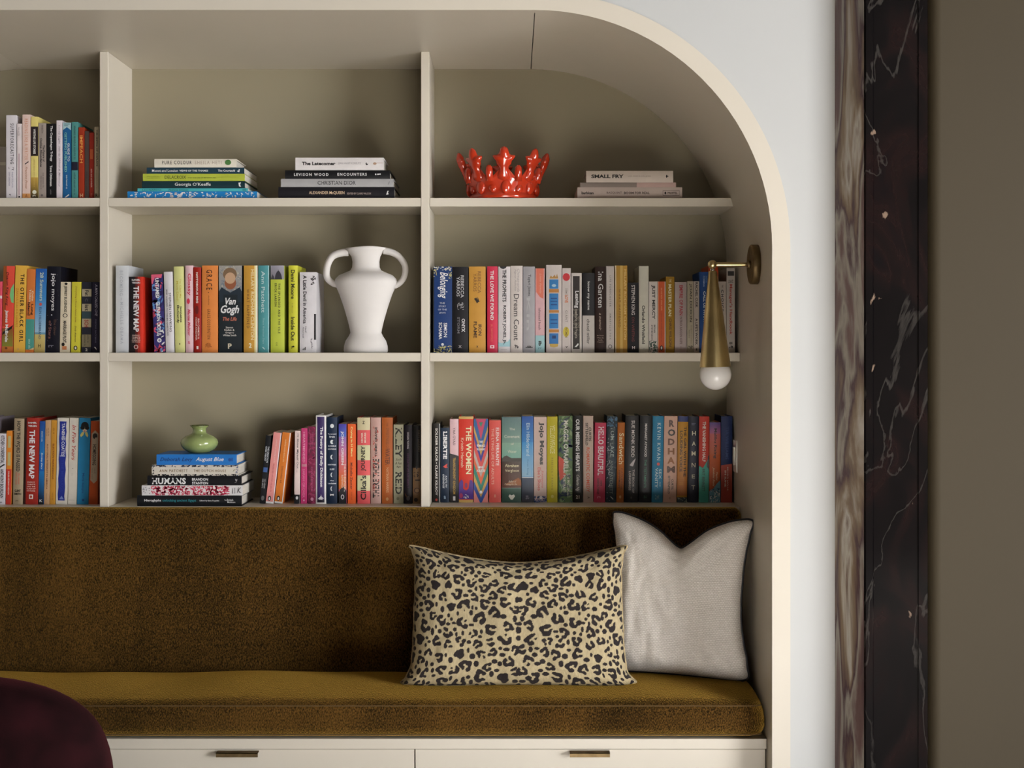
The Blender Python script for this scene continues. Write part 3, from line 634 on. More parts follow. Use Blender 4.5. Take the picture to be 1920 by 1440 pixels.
# -------- bay B, middle shelf
row('B', 2, 3.905, [
 (217, 241.4, 498, '#c9ccd0', 1, 0, 'tall pale grey-blue hardback with silver capitals', [T('BECOMING', .06, .345, .32, .58, '#a6aab2', 'w'), Rr(.37, .40, .42, .46, '#a6aab2'), T('MICHELLE OBAMA', .42, .90, .36, .60, '#a6aab2', 'w')]),
 (242, 269, 519, '#d6321f', 1, 0, 'black-to-red hardback with large white capitals', [G(0, 1, '#16161c', '#1a1316', 0, .45), Rr(0, 1, .45, .62, '#5a1812'), Rr(0, 1, .62, .8, '#a52a1a'), Hh('DANIEL', .03, .055, .2, .78, '#f4ece4', 'b'), Hh('YERGIN', .07, .092, .2, .78, '#f4ece4', 'b'), T('THE NEW MAP', .125, .725, .32, .70, '#f8f4ee', 'b'), Hh('ENERGY', .765, .78, .24, .76, '#e8c8bc'), Hh('CLIMATE', .79, .805, .22, .78, '#e8c8bc'), Hh('AND THE', .812, .825, .22, .78, '#e8c8bc'), Hh('CLASH OF', .833, .846, .2, .8, '#e8c8bc'), Hh('NATIONS', .854, .867, .22, .78, '#e8c8bc'), Ci(.925, .5, .027, .15, '#e8d8d0'), Ci(.925, .5, .021, .11, '#6a1a14')]),
 (289.6, 310.4, 515, '#3a3474', 0, -6, 'paperback with swirling blue pink and violet marbling', [St(0, 1, 0, 1, '#d8506c', 26, .09), St(0, 1, 0, 1, '#5c90c8', 22, .08), St(0, 1, 0, 1, '#241c54', 24, .09), St(0, 1, 0, 1, '#e8e4ec', 10, .05), Pg([(0, 0), (0, 1), (.05, .9), (.04, .3), (.12, .1), (.12, 0)], '#e0607c'), T('UNTAMED', .05, .305, .32, .66, '#f4f0f4', 'b'), T('GLENNON DOYLE', .35, .78, .34, .68, '#f4f0f4', 'b'), Ci(.845, .5, .028, .2, '#e8e4ec'), Ci(.845, .5, .016, .1, '#8c88a0')]),
 (311, 327.4, 510, '#dad6da', 1, -4, 'white hardback with thin black capitals', [T('STEPHEN HAWKING', .26, .745, .52, .78, '#1c1a20'), T('BRIEF ANSWERS TO THE BIG QUESTIONS', .22, .79, .18, .38, '#44424a')]),
 (328.6, 347, 500, '#d8d890', 1, -3, 'pale lime hardback with yellow and black names', [T("I'm Glad My", .15, .37, .54, .76, '#c2b448'), T('Mom Died', .17, .39, .24, .46, '#c2b448'), T('Jennette', .46, .65, .54, .78, '#1c1c14', 'b'), T('McCurdy', .45, .66, .22, .50, '#1c1c14', 'b'), Ci(.9, .5, .012, .06, '#5c5c34')]),
 (348.4, 362.6, 498, '#e3bcc2', 1, -1, 'pale pink hardback with crimson rounded lettering', [T('Glossy', .09, .345, .22, .78, '#cf2c48', 'b'), Ci(.41, .4, .032, .2, '#cf2c48'), T('Marisa Meltzer', .5, .81, .3, .66, '#cf3c58', 'bi'), Hh('S', .87, .90, .3, .6, '#cf3c58', 'b')]),
 (363.4, 378, 501.5, '#9e2016', 1, -1, 'dark red hardback with blocky white capitals', [T('NOTORIOUS RBG', .06, .42, .36, .62, '#f0dcd4', 'B'), Ci(.5, .45, .05, .22, '#6c120c'), T('IRIN CARMON &', .60, .84, .54, .76, '#e8ccc4'), T('SHANA KNIZHNIK', .58, .86, .24, .46, '#e8ccc4'), Rr(.925, .96, .38, .62, '#ecdcd4')]),
 (378.8, 408.6, 498, '#df8844', 1, 0, 'wide orange hardback with dark spaced capitals', [T('GRACE', .05, .28, .28, .66, '#3c1c10', 'w'), Ci(.31, .42, .005, .035, '#3c1c10'), Ln(.345, .45, .4, .48, '#6c3c1c'), T('GRACE CODDINGTON', .50, .845, .34, .54, '#3c1c10', 'w'), Ci(.915, .42, .028, .16, '#b8682c'), St(.89, .95, .2, .65, '#6c3414', 14, .014)]),
 (410.4, 453.8, 498, '#141f26', 0, 0, 'widest dark paperback with portrait panel and white script', [G(0, .33, '#a09c96', '#8a8a8c'), St(0, .32, 0, 1, '#77808c', 60, .03), St(0, .32, 0, 1, '#b8b0a0', 50, .025), Pg([(.25, .12), (.28, .3), (.31, .5), (.28, .7), (.25, .9), (.30, 1), (.42, 1), (.42, 0), (.3, 0)], '#1c2a36'), Ci(.10, .48, .075, .30, '#7c6248'), Ci(.20, .50, .075, .25, '#94583a'), Ci(.145, .49, .065, .23, '#c4a080'), Rr(.335, 1, 0, 1, '#141f26'), Hh('Van', .37, .45, .28, .74, '#f2eee6', 'bi'), Hh('Gogh', .455, .575, .08, .88, '#f2eee6', 'bi'), Hh('The Life', .59, .635, .17, .78, '#c0705c', 'bi'), Hh('Steven', .70, .722, .3, .62, '#d8d4cc'), Hh('Naifeh &', .73, .752, .24, .68, '#d8d4cc'), Hh('Gregory', .76, .785, .28, .66, '#d8d4cc'), Hh('White Smith', .79, .812, .18, .76, '#d8d4cc'), Hh('P', .895, .955, .4, .56, '#d8cdb4', 'b')]),
 (457, 483.2, 498, '#c9973f', 1, 0, 'tan gold hardback with cream strip along the joint', [Rr(0, 1, .78, .9, '#ecd9a0'), Rr(0, 1, .9, 1, '#e8e2d4'), T('HILLARY RODHAM CLINTON', .045, .855, .52, .76, '#e6cf9c', 'b'), T('WHAT HAPPENED', .27, .72, .22, .42, '#6c4a1c', 'w'), Hh('2', .89, .945, .38, .58, '#f0e4c8', 'b')]),
 (484.2, 504.4, 498, '#4f9499', 1, 0, 'teal hardback with pale serif name', [T('Ann Patchett', .065, .54, .3, .64, '#bfd8d8', 'f'), T('These Precious Days', .6, .9, .38, .58, '#8cbcbe', 'i'), Rr(0, 1, .95, 1, '#bcdcdc'), Pg([(.935, .35), (.965, .6), (.96, .65), (.94, .5)], '#d0e4e4')]),
 (507.4, 533, 498, '#bcc648', 1, 0, 'lime hardback with grey dome photograph at the top', [G(0, .16, '#9c98a4', '#8a8690'), Pg([(.16, .3), (.11, .36), (.075, .46), (.06, .56), (.04, .57), (.06, .6), (.075, .7), (.11, .8), (.16, .86)], '#34323a'), Pg([(.16, 0), (.13, .1), (.1, .16), (.13, .25), (.16, .3)], '#3c3a42'), T('THE SPLENDID AND THE VILE', .205, .78, .56, .72, '#2c3014', 'bw'), T('ERICK LARSON', .205, .47, .3, .46, '#2c3014', 'bw'), Ln(.885, .93, .4, .55, '#5c6424')]),
 (541, 558.2, 498, '#ccca3e', 1, 0, 'yellow-green hardback with round black sans lettering', [T('Demi Moore', .05, .385, .26, .7, '#23240f', 'b'), T('A Memoir', .43, .55, .35, .5, '#8c8c34'), T('Inside Out', .59, .865, .26, .7, '#23240f', 'b'), St(.92, .955, .3, .65, '#23240f', 10, .02)]),
 (562, 593.4, 510.5, '#d6d2d5', 1, 0, 'rounded white hardback with black lettering beside the white vase', [T('A Little Devil in America', .04, .64, .20, .42, '#17151a', 'b'), T('Hanif', .675, .75, .32, .42, '#3c3a40'), T('Abdurraqib', .68, .82, .15, .26, '#3c3a40'), Rr(.52, .84, .86, .98, '#151318'), St(.04, .16, .66, .96, '#2c2a30', 16, .03), Rr(.955, .968, .18, .22, K_), Rr(.945, .968, .25, .29, K_), Rr(.93, .968, .32, .36, K_), St(.8, .95, .66, .8, '#9c98a0', 10, .03)]),
], .155)
# -------- bay B, bottom shelf
stack('C', 'B', 3, 3.888, 948.8, [
 (257, 453, 928.6, '#121418', 1, .17, 'black hardback with teal subtitle, bottom of the bottom-shelf stack', [T('Hieroglyphs', .07, .23, .38, .66, '#f0f0f0', 'b'), T('unlocking ancient Egypt', .245, .565, .36, .66, '#2c8c98'), T('Edited by Ilona Regulski', .60, .785, .42, .58, '#d8d8d8'), T('The', .835, .855, .52, .62, '#d8d8d8'), T('British', .86, .92, .48, .68, '#d8d8d8'), T('Museum', .865, .94, .3, .45, '#d8d8d8')]),
 (266, 455, 909.7, '#dcdadb', 0, .175, 'softcover with dense crimson line pattern and white ends', [St(.09, .86, .02, .98, '#d83458', 330, .03), Rr(.80, .87, .15, .22, '#d83458'), Rr(.80, .87, .38, .45, '#d83458'), Rr(.80, .87, .6, .67, '#d83458'), Rr(.80, .87, .8, .87, '#d83458'), St(.01, .08, .15, .85, '#34323a', 14, .014), Hh('ERIC', .895, .905, .2, .75, '#34323a', 'b'), Hh('NOON', .918, .928, .2, .75, '#34323a', 'b'), T('K.', .945, .985, .25, .8, '#3c3a40', 'i')]),
 (276.5, 453, 891.8, '#131318', 1, .165, 'black hardback with huge white capitals, lying in the bottom-shelf stack', [T('HUMANS', .05, .41, .12, .80, '#f0eeec', 'B'), T('BRANDON', .475, .645, .5, .78, '#ececea', 'b'), T('STANTON', .475, .645, .1, .38, '#ececea', 'b'), St(.93, .955, .3, .7, '#ececea', 10, .016)]),
 (285, 447, 871.4, '#d9d2c6', 1, .15, 'cream hardback with blue and black floral edges, lying in a stack', [St(0, 1, .82, 1, '#28304c', 60, .03), St(0, 1, 0, .16, '#20222c', 60, .03), St(0, .03, 0, 1, '#20222c', 16, .02), St(.97, 1, 0, 1, '#2c4c84', 16, .02), T('ANN PATCHETT', .09, .415, .34, .60, '#7c6440', 'w'), T('THE DUTCH HOUSE', .485, .86, .34, .60, '#7c6440', 'w'), Pg([(.935, .35), (.965, .6), (.955, .6), (.945, .5)], '#5c6020')]),
 (294, 444, 851.5, '#2a78c8', 1, .145, 'bright blue hardback under the green bud vase', [T('Deborah Levy', .045, .455, .26, .72, '#16316c', 'i'), T('August Blue', .49, .84, .26, .74, '#f2f2f2', 'i'), Ci(.915, .5, .02, .16, '#1a4c94'), Rr(.935, .955, .35, .68, '#1c56a0')]),
])
row('B', 3, 3.95, [
 (486.5, 496.8, 817, '#111217', 0, 12, 'thin black paperback leaning over', [T('THE CREATION', .16, .4, .55, .85, '#c8ccd0', 'b'), T('GAME THEORY', .16, .38, .15, .42, '#c8ccd0', 'b'), Rr(.47, .54, .1, .9, '#3c5c98'), Ln(.64, .78, .5, .8, '#b8b8b8'), Ln(.64, .78, .12, .4, '#b8b8b8'), Ci(.92, .5, .035, .3, '#6c6c6c')]),
 (498, 513, 812, '#e89490', 0, 15, 'leaning salmon pink paperback with white edges', [Rr(0, 1, .9, 1, '#f2ece4'), Rr(.975, 1, 0, 1, '#f2ece4'), Ln(.1, .42, .42, .6, '#f0c0b8'), Ln(.44, .84, .38, .6, '#b04c4c'), Ci(.93, .42, .036, .2, '#241c1c'), Ci(.935, .42, .022, .1, '#f2ece4')]),
 (514.4, 530, 812, '#d87a2c', 0, 15.5, 'leaning orange paperback with white edges', [Rr(0, 1, .9, 1, '#f2ece4'), Rr(.975, 1, 0, 1, '#f2ece4'), Ln(.1, .42, .42, .6, '#f0c490'), Ln(.48, .72, .38, .6, '#5c2c10'), Ci(.93, .42, .036, .2, '#241c1c'), Ci(.935, .42, .022, .1, '#f2ece4')]),
 (551.5, 562, 808, '#e8cdc8', 0, 1.5, 'thin pale pink paperback with black foot', [T("I'll Show Myself Out", .04, .52, .3, .72, '#1c1418', 'f'), Ln(.53, .58, .3, .6, '#b89c9c'), Rr(.875, 1, 0, 1, '#17141a'), Ci(.92, .5, .022, .22, '#e8e4e4'), Ln(.955, .965, .2, .8, '#88888c')]),
 (564, 575.8, 803, '#c43a72', 0, 1, 'raspberry pink paperback with pale capitals', [T('HEARTMINDED', .05, .455, .26, .62, '#e89cb8'), Rr(.475, .51, .1, .9, '#c0808c'), T('SARAH GROVER', .54, .92, .26, .62, '#e084a8'), Ci(.955, .5, .012, .1, '#f0d0dc')]),
 (577.4, 591.6, 800, '#7c2044', 0, 0, 'mottled magenta paperback', [St(0, 1, 0, 1, '#5c1434', 40, .06), St(0, 1, 0, 1, '#943058', 40, .05), T('CHILDREN OF', .07, .3, .56, .76, '#b05078'), T('INJUSTICE', .1, .3, .24, .46, '#b05078'), T('CIVILIZATIONS', .52, .84, .4, .64, '#b05078'), Ci(.94, .55, .022, .2, '#c88ca4')]),
 (592.2, 611.6, 779, '#e6e1dd', 1, 0, 'tall white-edged hardback with deep purple spine panel', [Rr(.015, .985, .14, .84, '#33205c'), Rr(.955, .985, .14, .84, '#141026'), T('The Poetry of Emily Dickinson', .13, .81, .36, .70, '#f2eef2', 'b'), Pg([(.91, .5), (.89, .5), (.92, .58), (.94, .8), (.95, .5), (.945, .2), (.92, .42)], '#f2eef2'), Hh('x', .935, .955, .3, .7, '#f2eef2', 'b')]),
 (612.6, 632.2, 782.5, '#16273f', 1, 0, 'navy hardback with white moon phases down the spine', [Ci(.10, .52, .024, .18, '#dfe3e6'), Hh('Turnaround', .185, .2, .12, .92, '#d8dce0', 'b'), Hh('Brain', .215, .235, .26, .78, '#d8dce0', 'b'), Ci(.285, .52, .024, .18, '#dfe3e6'), Ci(.285, .68, .02, .12, '#16273f'), Hh('INVISIBLE', .325, .34, .14, .9, '#d8dce0', 'b'), Hh('BOYFRIEND', .36, .375, .12, .92, '#d8dce0', 'b'), Ci(.46, .52, .026, .16, '#dfe3e6'), Ci(.46, .62, .024, .14, '#16273f'), Hh('NIGHTWALK', .54, .555, .12, .92, '#d8dce0', 'b'), Hh('SLEEP', .592, .61, .3, .76, '#d8dce0', 'b'), Ci(.665, .52, .026, .14, '#dfe3e6'), Ci(.665, .6, .025, .13, '#16273f'), Hh('Guy', .725, .74, .34, .7, '#d8dce0', 'b'), Hh('Leschziner', .755, .772, .12, .92, '#d8dce0', 'b'), Ci(.825, .5, .026, .12, '#dfe3e6'), Ci(.825, .58, .025, .12, '#16273f'), Hh('M', .885, .905, .34, .68, '#e8e8ec', 'B'), Ln(.92, .93, .2, .8, '#c8ccd0')]),
 (635, 649.6, 795, '#c4688c', 0, 0, 'sunset coloured paperback from blue through pink to black', [G(0, .16, '#4434a0', '#4c6cc0'), G(.16, .4, '#8c6cb4', '#d47890'), G(.4, .66, '#d06c84', '#d86438'), G(.66, .82, '#d8702c', '#c86428'), Pg([(.82, .2), (.78, .6), (.84, 1), (1, 1), (1, 0), (.86, 0)], '#141218'), T('JOHN GREEN', .09, .515, .26, .66, '#f0e4ec', 'b'), T('THE ANTHROPOCENE', .5, .85, .7, .92, '#f0d8d0'), T('REVIEWED', .64, .8, .34, .6, '#e8c8b0'), Ci(.915, .5, .03, .22, '#d8d4d4'), Ci(.915, .5, .02, .12, '#141218')]),
 (652, 667.2, 795, '#e5622a', 0, 0, 'vivid orange-red paperback with pale and dark lettering', [T('Crying in H Mart', .035, .41, .32, .62, '#f0d890', 'b'), T('Michelle Zauner', .485, .82, .32, .60, '#6c2414', 'b'), Ln(.85, .96, .4, .6, '#a8401c')]),
 (670, 694.2, 783, '#dc5a5c', 1, 0, 'coral and cream striped hardback with upward black lettering', [Rr(0, .145, 0, 1, '#c9bd96'), Rr(.32, .495, 0, 1, '#cdc89c'), Rr(.67, .85, 0, 1, '#cdc89c'), Hh('Z', .04, .075, .4, .58, '#2c2418', 'b'), U('HEATHER', .175, .29, .3, .44, '#f0d0c0', 'b'), U('MORRIS', .175, .29, .54, .68, '#f0d0c0', 'b'), U('JOURNEY', .33, .62, .28, .70, '#16120e', 'b'), U("Cilka's", .67, .955, .25, .70, '#16120e', 'b')]),
 (695.2, 714.4, 783, '#c39c92', 1, 0, 'dusty pink hardback with upward black and red brush capitals', [St(.1, .95, .2, .8, '#b8483c', 26, .03), U('TOMMY ORANGE', .11, .45, .40, .64, '#1c1412', 'b'), U('THERE THERE', .48, .93, .2, .84, '#1c1412', 'b')]),
 (716, 736.4, 783, '#b8622c', 1, 0, 'burnt orange hardback with faded brown capitals', [T('THE', .06, .1, .42, .58, '#7c3c18'), T('SWEETNESS OF', .12, .37, .38, .66, '#8c4c20'), T('WATER', .36, .55, .32, .74, '#6c3416', 'b'), T('NATHAN HARRIS', .58, .87, .4, .64, '#d8a478'), Ci(.945, .5, .02, .12, '#d09868')]),
 (738, 756.4, 796, '#c2c0a4', 1, 0, 'pale sage hardback with very large black capitals', [T('KILEY', .04, .42, .18, .84, '#1c1c18', 'b'), Hh('Such', .425, .455, .2, .8, '#3c342c', 'i'), Hh('A Fun', .47, .505, .15, .85, '#3c342c', 'i'), Hh('Age', .52, .55, .25, .75, '#3c342c', 'i'), T('REID', .60, .88, .18, .84, '#1c1c18', 'b'), Ci(.935, .45, .02, .14, '#8c8c70')]),
 (757.6, 773.2, 797, '#1d1520', 1, 0, 'black-purple hardback with small white capitals', [T('OCEAN VUONG', .09, .3, .36, .6, '#ccc8d0', 'b'), T('ON EARTH WE ARE BRIEFLY', .36, .8, .35, .6, '#5c2c5c'), Ci(.93, .5, .03, .22, '#6c686c'), Pg([(.86, .1), (.9, .2), (.92, .4), (.9, .3)], '#b06c3c')]),
 (774, 788.8, 798, '#141110', 1, 0, 'black hardback with tan lower part next to the partition', [Rr(.54, 1, 0, 1, '#a07c54'), T('DIRTY LAUNDRY', .06, .34, .66, .9, '#6c5c48'), St(.52, .66, .1, .9, '#141110', 14, .03), Rr(.69, .705, .3, .9, '#241810'), Ci(.83, .5, .035, .36, '#4c2c18'), Ci(.83, .54, .026, .26, '#b08c60'), Ci(.95, .4, .026, .26, '#2c1c10')]),
])
# -------- bay C, top shelf stack
stack('D', 'C', 1, 3.892, 371.9, [
 (1082.5, 1279, 351, '#c3b3ab', 0, .19, 'pale grey softcover with boxed emblem, bottom of the small stack', [T('barbican', .04, .155, .36, .62, '#241c1c', 'B'), T('BASQUIAT', .28, .425, .38, .60, '#5c4c48'), T('BOOM FOR REAL', .445, .69, .38, .60, '#3c302e', 'b'), Rr(.815, .975, .68, .71, '#4c403c'), Rr(.815, .975, .25, .28, '#4c403c'), Rr(.815, .818, .25, .71, '#4c403c'), Rr(.972, .975, .25, .71, '#4c403c'), Ci(.84, .48, .009, .12, '#241c1c'), T('PRESTEL', .86, .955, .38, .58, '#4c403c', 'b')]),
 (1088, 1267.5, 342, '#c8aba4', 0, .185, 'thin grey and blush two-tone book lying between white books', [Rr(0, .59, 0, 1, '#8c8078')]),
 (1099, 1262, 320.4, '#d2c5ba', 1, .15, 'off-white hardback with heavy black serif capitals, topmost by the crown', [T('SMALL FRY', .058, .43, .36, .68, '#171212', 'B'), T('LISA BRENNAN-JOBS', .48, .745, .46, .58, '#8c7c74'), Ci(.925, .52, .008, .14, '#171212'), Rr(.915, .945, .48, .56, '#171212')]),
])
# -------- bay C, middle shelf
row('C', 2, 3.905, [
 (812, 847.8, 500, '#17356a', 1, 0, 'wide royal blue hardback with gilt corner scrolls', [Rr(0, 1, 0, .05, '#10141c'), St(0, .05, .03, .97, '#d8d4c4', 26, .03), St(.03, .12, .03, .2, '#c4b878', 10, .03), St(.03, .14, .82, .98, '#c4b878', 10, .03), St(.92, 1, .05, .98, '#c8c080', 40, .03), St(.95, 1, .1, .95, '#141820', 14, .03), T('Belonging', .065, .37, .24, .78, '#eceae4', 'i'), Hh('THE', .415, .435, .34, .62, '#b8bcc8'), Hh('STORY', .452, .472, .3, .68, '#b8bcc8'), Hh('OF THE', .49, .51, .26, .72, '#b8bcc8'), Hh('JEWS', .53, .55, .32, .66, '#b8bcc8'), Ln(.567, .577, .34, .68, '#8890a4'), T('SIMON', .655, .82, .56, .74, '#e4e4e4'), T('SCHAMA', .65, .845, .3, .48, '#e4e4e4'), Ci(.905, .5, .016, .07, '#d8d8d8')]),
 (848.4, 878, 500.5, '#141318', 1, 0, 'wide black hardback with grey dragon emblem and capitals', [T('REBECCA', .1, .36, .52, .72, '#c4c2c4'), T('YARROS', .115, .345, .26, .46, '#c4c2c4'), St(.415, .5, .3, .75, '#a8a6a8', 26, .022), T('ONYX', .605, .76, .58, .80, '#d0ced0', 'b'), T('STORM', .585, .775, .3, .46, '#6c6a70', 'b'), Hh('X', .915, .945, .38, .58, '#b8b6b8'), Ln(.95, .96, .32, .64, '#8c8a8c')]),
 (879.4, 910.6, 500, '#c6923f', 1, 0, 'wide glossy gold hardback with black bird emblem', [T('REBECCA', .055, .31, .52, .72, '#7c5420'), T('YARROS', .08, .29, .26, .46, '#7c5420'), Pg([(.375, .3), (.36, .45), (.39, .5), (.35, .52), (.405, .62), (.40, .72), (.415, .55), (.43, .48), (.40, .4)], '#241810'), T('IRON', .67, .80, .56, .76, '#3c2410', 'b'), T('FLAME', .64, .83, .28, .48, '#3c2410', 'b'), Hh('x', .92, .94, .44, .56, '#241810', 'b')]),
 (913.4, 933.2, 499.5, '#cf3350', 1, 0, 'rose red hardback with white capitals', [T('THE LOVE WE FOUND', .05, .625, .3, .62, '#f2e4e2', 'b'), T('JILL SANTOPOLO', .67, .87, .3, .52, '#e0745c'), Rr(.915, .95, .28, .68, '#f0d8d8'), Ci(.932, .48, .01, .1, '#cf3350')]),
 (934.4, 956.8, 500, '#d9d2d3', 1, 0, 'white hardback with black capitals and pale blue foot', [Pg([(.0, .1), (0, .7), (.02, .6), (.03, .4), (.02, .2)], '#1c1a20'), T('THE PROPHETS', .035, .41, .34, .68, '#1a181c', 'b'), T('ROBERT JONES, JR.', .45, .91, .34, .66, '#1a181c', 'b'), Pg([(.84, 1), (.87, .8), (.89, .3), (.88, 0), (.93, 0), (.93, 1)], '#9cc4cc'), Rr(.963, .967, .2, .75, '#b0a8a8')]),
 (957.4, 980, 498.6, '#d5ccc6', 1, 0, 'off-white hardback with tall thin grey serif title', [T('Chimamanda', .035, .3, .56, .76, '#a49c9c', 'i'), T('Ngozi Adichie', .04, .29, .28, .48, '#a49c9c', 'i'), T('Dream Count', .325, .86, .26, .70, '#4c4848'), St(.905, .95, .3, .68, '#1c1a1c', 14, .018)]),
 (980.8, 1003, 500, '#a7a5a8', 1, 0, 'silver grey hardback with black name and shell emblem', [T('Tayari Jones', .09, .34, .36, .66, '#232126', 'f'), T('Kin', .36, .74, .3, .6, '#b4b2b5'), Pg([(.945, .2), (.93, .24), (.94, .34), (.915, .36), (.935, .46), (.908, .5), (.935, .56), (.915, .66), (.94, .68), (.93, .78), (.945, .82)], '#232126')]),
 (1003.6, 1021.2, 503.5, '#dcb2b6', 0, 0, 'coral, pink and pale blue paperback', [Pg([(0, .1), (0, .92), (.36, .88), (.34, .5), (.28, .1)], '#e07860'), T('Little Family', .06, .3, .4, .66, '#eca48c', 'i'), T('ishmael beah', .47, .73, .34, .58, '#5c4c50'), Rr(.795, 1, 0, 1, '#9cc4c8'), T('ib', .86, .92, .34, .68, '#17161a', 'B'), Ln(.94, .965, .3, .7, '#6c9ca4')]),
 (1024, 1053.2, 497, '#d6cdc8', 1, 0, 'wide white hardback with four blue panels and gold bars', [Pg([(.155, .2), (.12, .3), (.14, .4), (.11, .55), (.14, .62), (.1, .7), (.155, .78)], '#b88c4c'), Rr(.165, .27, .2, .79, '#2f7fc0'), Rr(.275, .315, .18, .82, '#c0823c'), Rr(.325, .51, .2, .79, '#2f7fc0'), Rr(.515, .545, .18, .82, '#c0823c'), Rr(.555, .725, .2, .79, '#2f7fc0'), Rr(.735, .77, .18, .82, '#c0823c'), Rr(.78, .9, .2, .79, '#2a74b8'), Pg([(.9, .22), (.93, .25), (.94, .5), (.93, .76), (.9, .78)], '#c4a450'), Rr(.375, .39, .3, .7, '#1a4c8c'), Rr(.41, .42, .28, .72, '#1a4c8c'), Rr(.445, .46, .3, .7, '#1a4c8c'), Rr(.62, .632, .28, .72, '#1a4c8c'), Rr(.66, .672, .28, .72, '#1a4c8c'), Rr(.805, .84, .38, .62, '#14386c'), Ci(.235, .5, .016, .14, '#a8cce0')]),
 (1054, 1070.4, 503, '#d8cfcb', 0, 0, 'white paperback with red disc near the top', [Ci(.105, .48, .046, .42, '#d2343c'), T('DEMON', .24, .34, .36, .6, '#8c8078'), T('LOVE', .32, .41, .3, .68, '#d8742c', 'b'), T('GIANT', .5, .64, .36, .62, '#7c7470', 'w'), Ci(.755, .46, .06, .36, '#d8c440'), T('WOMEN', .7, .82, .34, .62, '#7c6420', 'b'), Pg([(.92, .35), (.945, .5), (.92, .7), (.93, .5)], '#1c1a1c'), Ln(.955, .965, .2, .8, '#a89c98')]),
 (1071.4, 1090.8, 512, '#dcd5d0', 0, 0, 'white-bordered paperback with dark photograph strip', [Rr(.04, .955, .14, .80, '#2a221f'), St(.45, .8, .14, .80, '#6c6458', 60, .03), T('Leaving', .225, .44, .26, .74, '#f0eae6', 'b'), T('before the rains', .46, .82, .34, .6, '#b0a89c'), Pg([(.93, .3), (.88, .65), (.9, .7), (.93, .5)], '#f0eae6')]),
 (1092, 1114.8, 512, '#d2ccc8', 1, 0, 'half black, half white hardback with lower-case serif lettering', [Rr(0, .535, 0, 1, '#12121a'), T('know my name', .11, .465, .36, .62, '#eceae8', 'f'), T('chanel miller', .58, .89, .36, .6, '#2c2828', 'f')]),
 (1115.6, 1136, 500, '#33201c', 1, 0, 'dark chocolate hardback with large white serif name', [T('Ina Garten', .06, .475, .28, .76, '#f0eae4', 'f'), T('a memoir', .54, .74, .36, .6, '#b09c90', 'i'), Hh('Be Ready', .795, .81, .18, .82, '#a89488'), Hh('When the', .82, .835, .18, .82, '#a89488'), Hh('Luck', .845, .86, .3, .7, '#a89488'), Hh('Happens', .87, .885, .2, .8, '#a89488'), Ln(.96, .97, .3, .6, '#7c685c')]),
 (1136.6, 1151.4, 499, '#d0c9c5', 0, 0, 'slim off-white paperback with thin spaced capitals', [T('LIFE FORECASTER', .11, .47, .4, .64, '#7c7674', 'w'), T('AMARYLLIS FOX', .545, .85, .4, .64, '#7c7674', 'w'), Ci(.93, .5, .024, .25, '#6c6664'), Ci(.93, .5, .016, .16, '#d0c9c5')]),
 (1153, 1176.4, 498, '#bf9440', 1, 0, 'shiny gold hardback with brown and cream capitals', [Rr(0, 1, 0, .1, '#d8c8a8'), Rr(0, 1, .42, .62, '#d4b05c'), T('WHAT HAPPENED', .27, .71, .28, .46, '#8c5c1c', 'w'), T('HILLARY RODHAM CLINTON', .045, .85, .72, .92, '#e4c47c', 'b')]),
 (1177, 1197.4, 530, '#15131a', 0, 0, 'short black paperback with white serif name and red subtitle', [T('STEPHEN KING', .035, .46, .34, .66, '#d8d2d0', 'f'), T('ON WRITING', .49, .84, .36, .62, '#6c2420', 'f'), Hh('H', .91, .95, .4, .66, '#e0dad8', 'B')]),
 (1198, 1216.2, 499, '#cfcdbf', 1, 0, 'tall pale green-white hardback with black lower lettering', [T('Orlando Whitfield', .455, .90, .3, .62, '#1f1d1c', 'b'), Ln(.95, .96, .4, .6, '#a8a498')]),
 (1216.8, 1233, 528, '#cfc6c0', 0, 0, 'white paperback with green sprig at the foot', [T('JUST MERCY', .05, .53, .26, .72, '#1a1718', 'b'), T('BRYAN', .61, .72, .56, .74, '#3c3838', 'b'), T('STEVENSON', .61, .83, .26, .42, '#3c3838', 'b'), St(.83, 1, .02, .98, '#1f4c3c', 44, .035)]),
 (1233.6, 1248, 528, '#c9582a', 0, 0, 'orange paperback edged white with small oval emblem', [Rr(0, 1, .88, 1, '#d8cfc4'), Rr(0, 1, 0, .06, '#e8b890'), Ln(.09, .42, .38, .58, '#e8a070'), Ln(.45, .85, .38, .56, '#8c3414'), Ci(.935, .46, .036, .2, '#2a1a14'), Ci(.935, .46, .022, .1, '#e0d8d0')]),
 (1248.6, 1264.6, 519, '#a07a22', 1, 0, 'mustard hardback with cream and brown capitals', [T('THE', .03, .075, .4, .62, '#e0d0a0'), T('MASTER PLAN', .10, .52, .28, .64, '#ece0bc', 'b'), T('CHRIS WILSON', .55, .92, .36, .66, '#5c3a10', 'b')]),
 (1265.2, 1287.6, 529, '#b9aaa8', 0, 0, 'mauve-white paperback with red capitals', [T('EMPIRE OF PAIN', .045, .47, .38, .68, '#b03440', 'b'), T('PATRICK RADDEN KEEFE', .49, .88, .42, .62, '#5c3c40'), Ln(.91, .98, .45, .6, '#9c8c8c')]),
 (1288.4, 1300, 527.5, '#b9b09c', 0, 0, 'slim khaki paperback with thin black capitals', [T('JOAN DIDION', .035, .57, .3, .80, '#1c1a16'), Ln(.62, .88, .6, .75, '#6c6454'), Ln(.68, .8, .25, .42, '#5c5444'), St(.9, .95, .2, .9, '#1c1a16', 12, .02)]),
 (1300.6, 1311, 527.5, '#bfb4aa', 0, 0, 'slim grey-beige paperback with bold black capitals', [T('RACHEL CUSK', .015, .37, .3, .74, '#1c1818', 'b'), T("A LIFE'S WORK", .52, .895, .3, .74, '#1c1818', 'b'), Rr(.94, .97, .4, .65, '#3c3634')]),
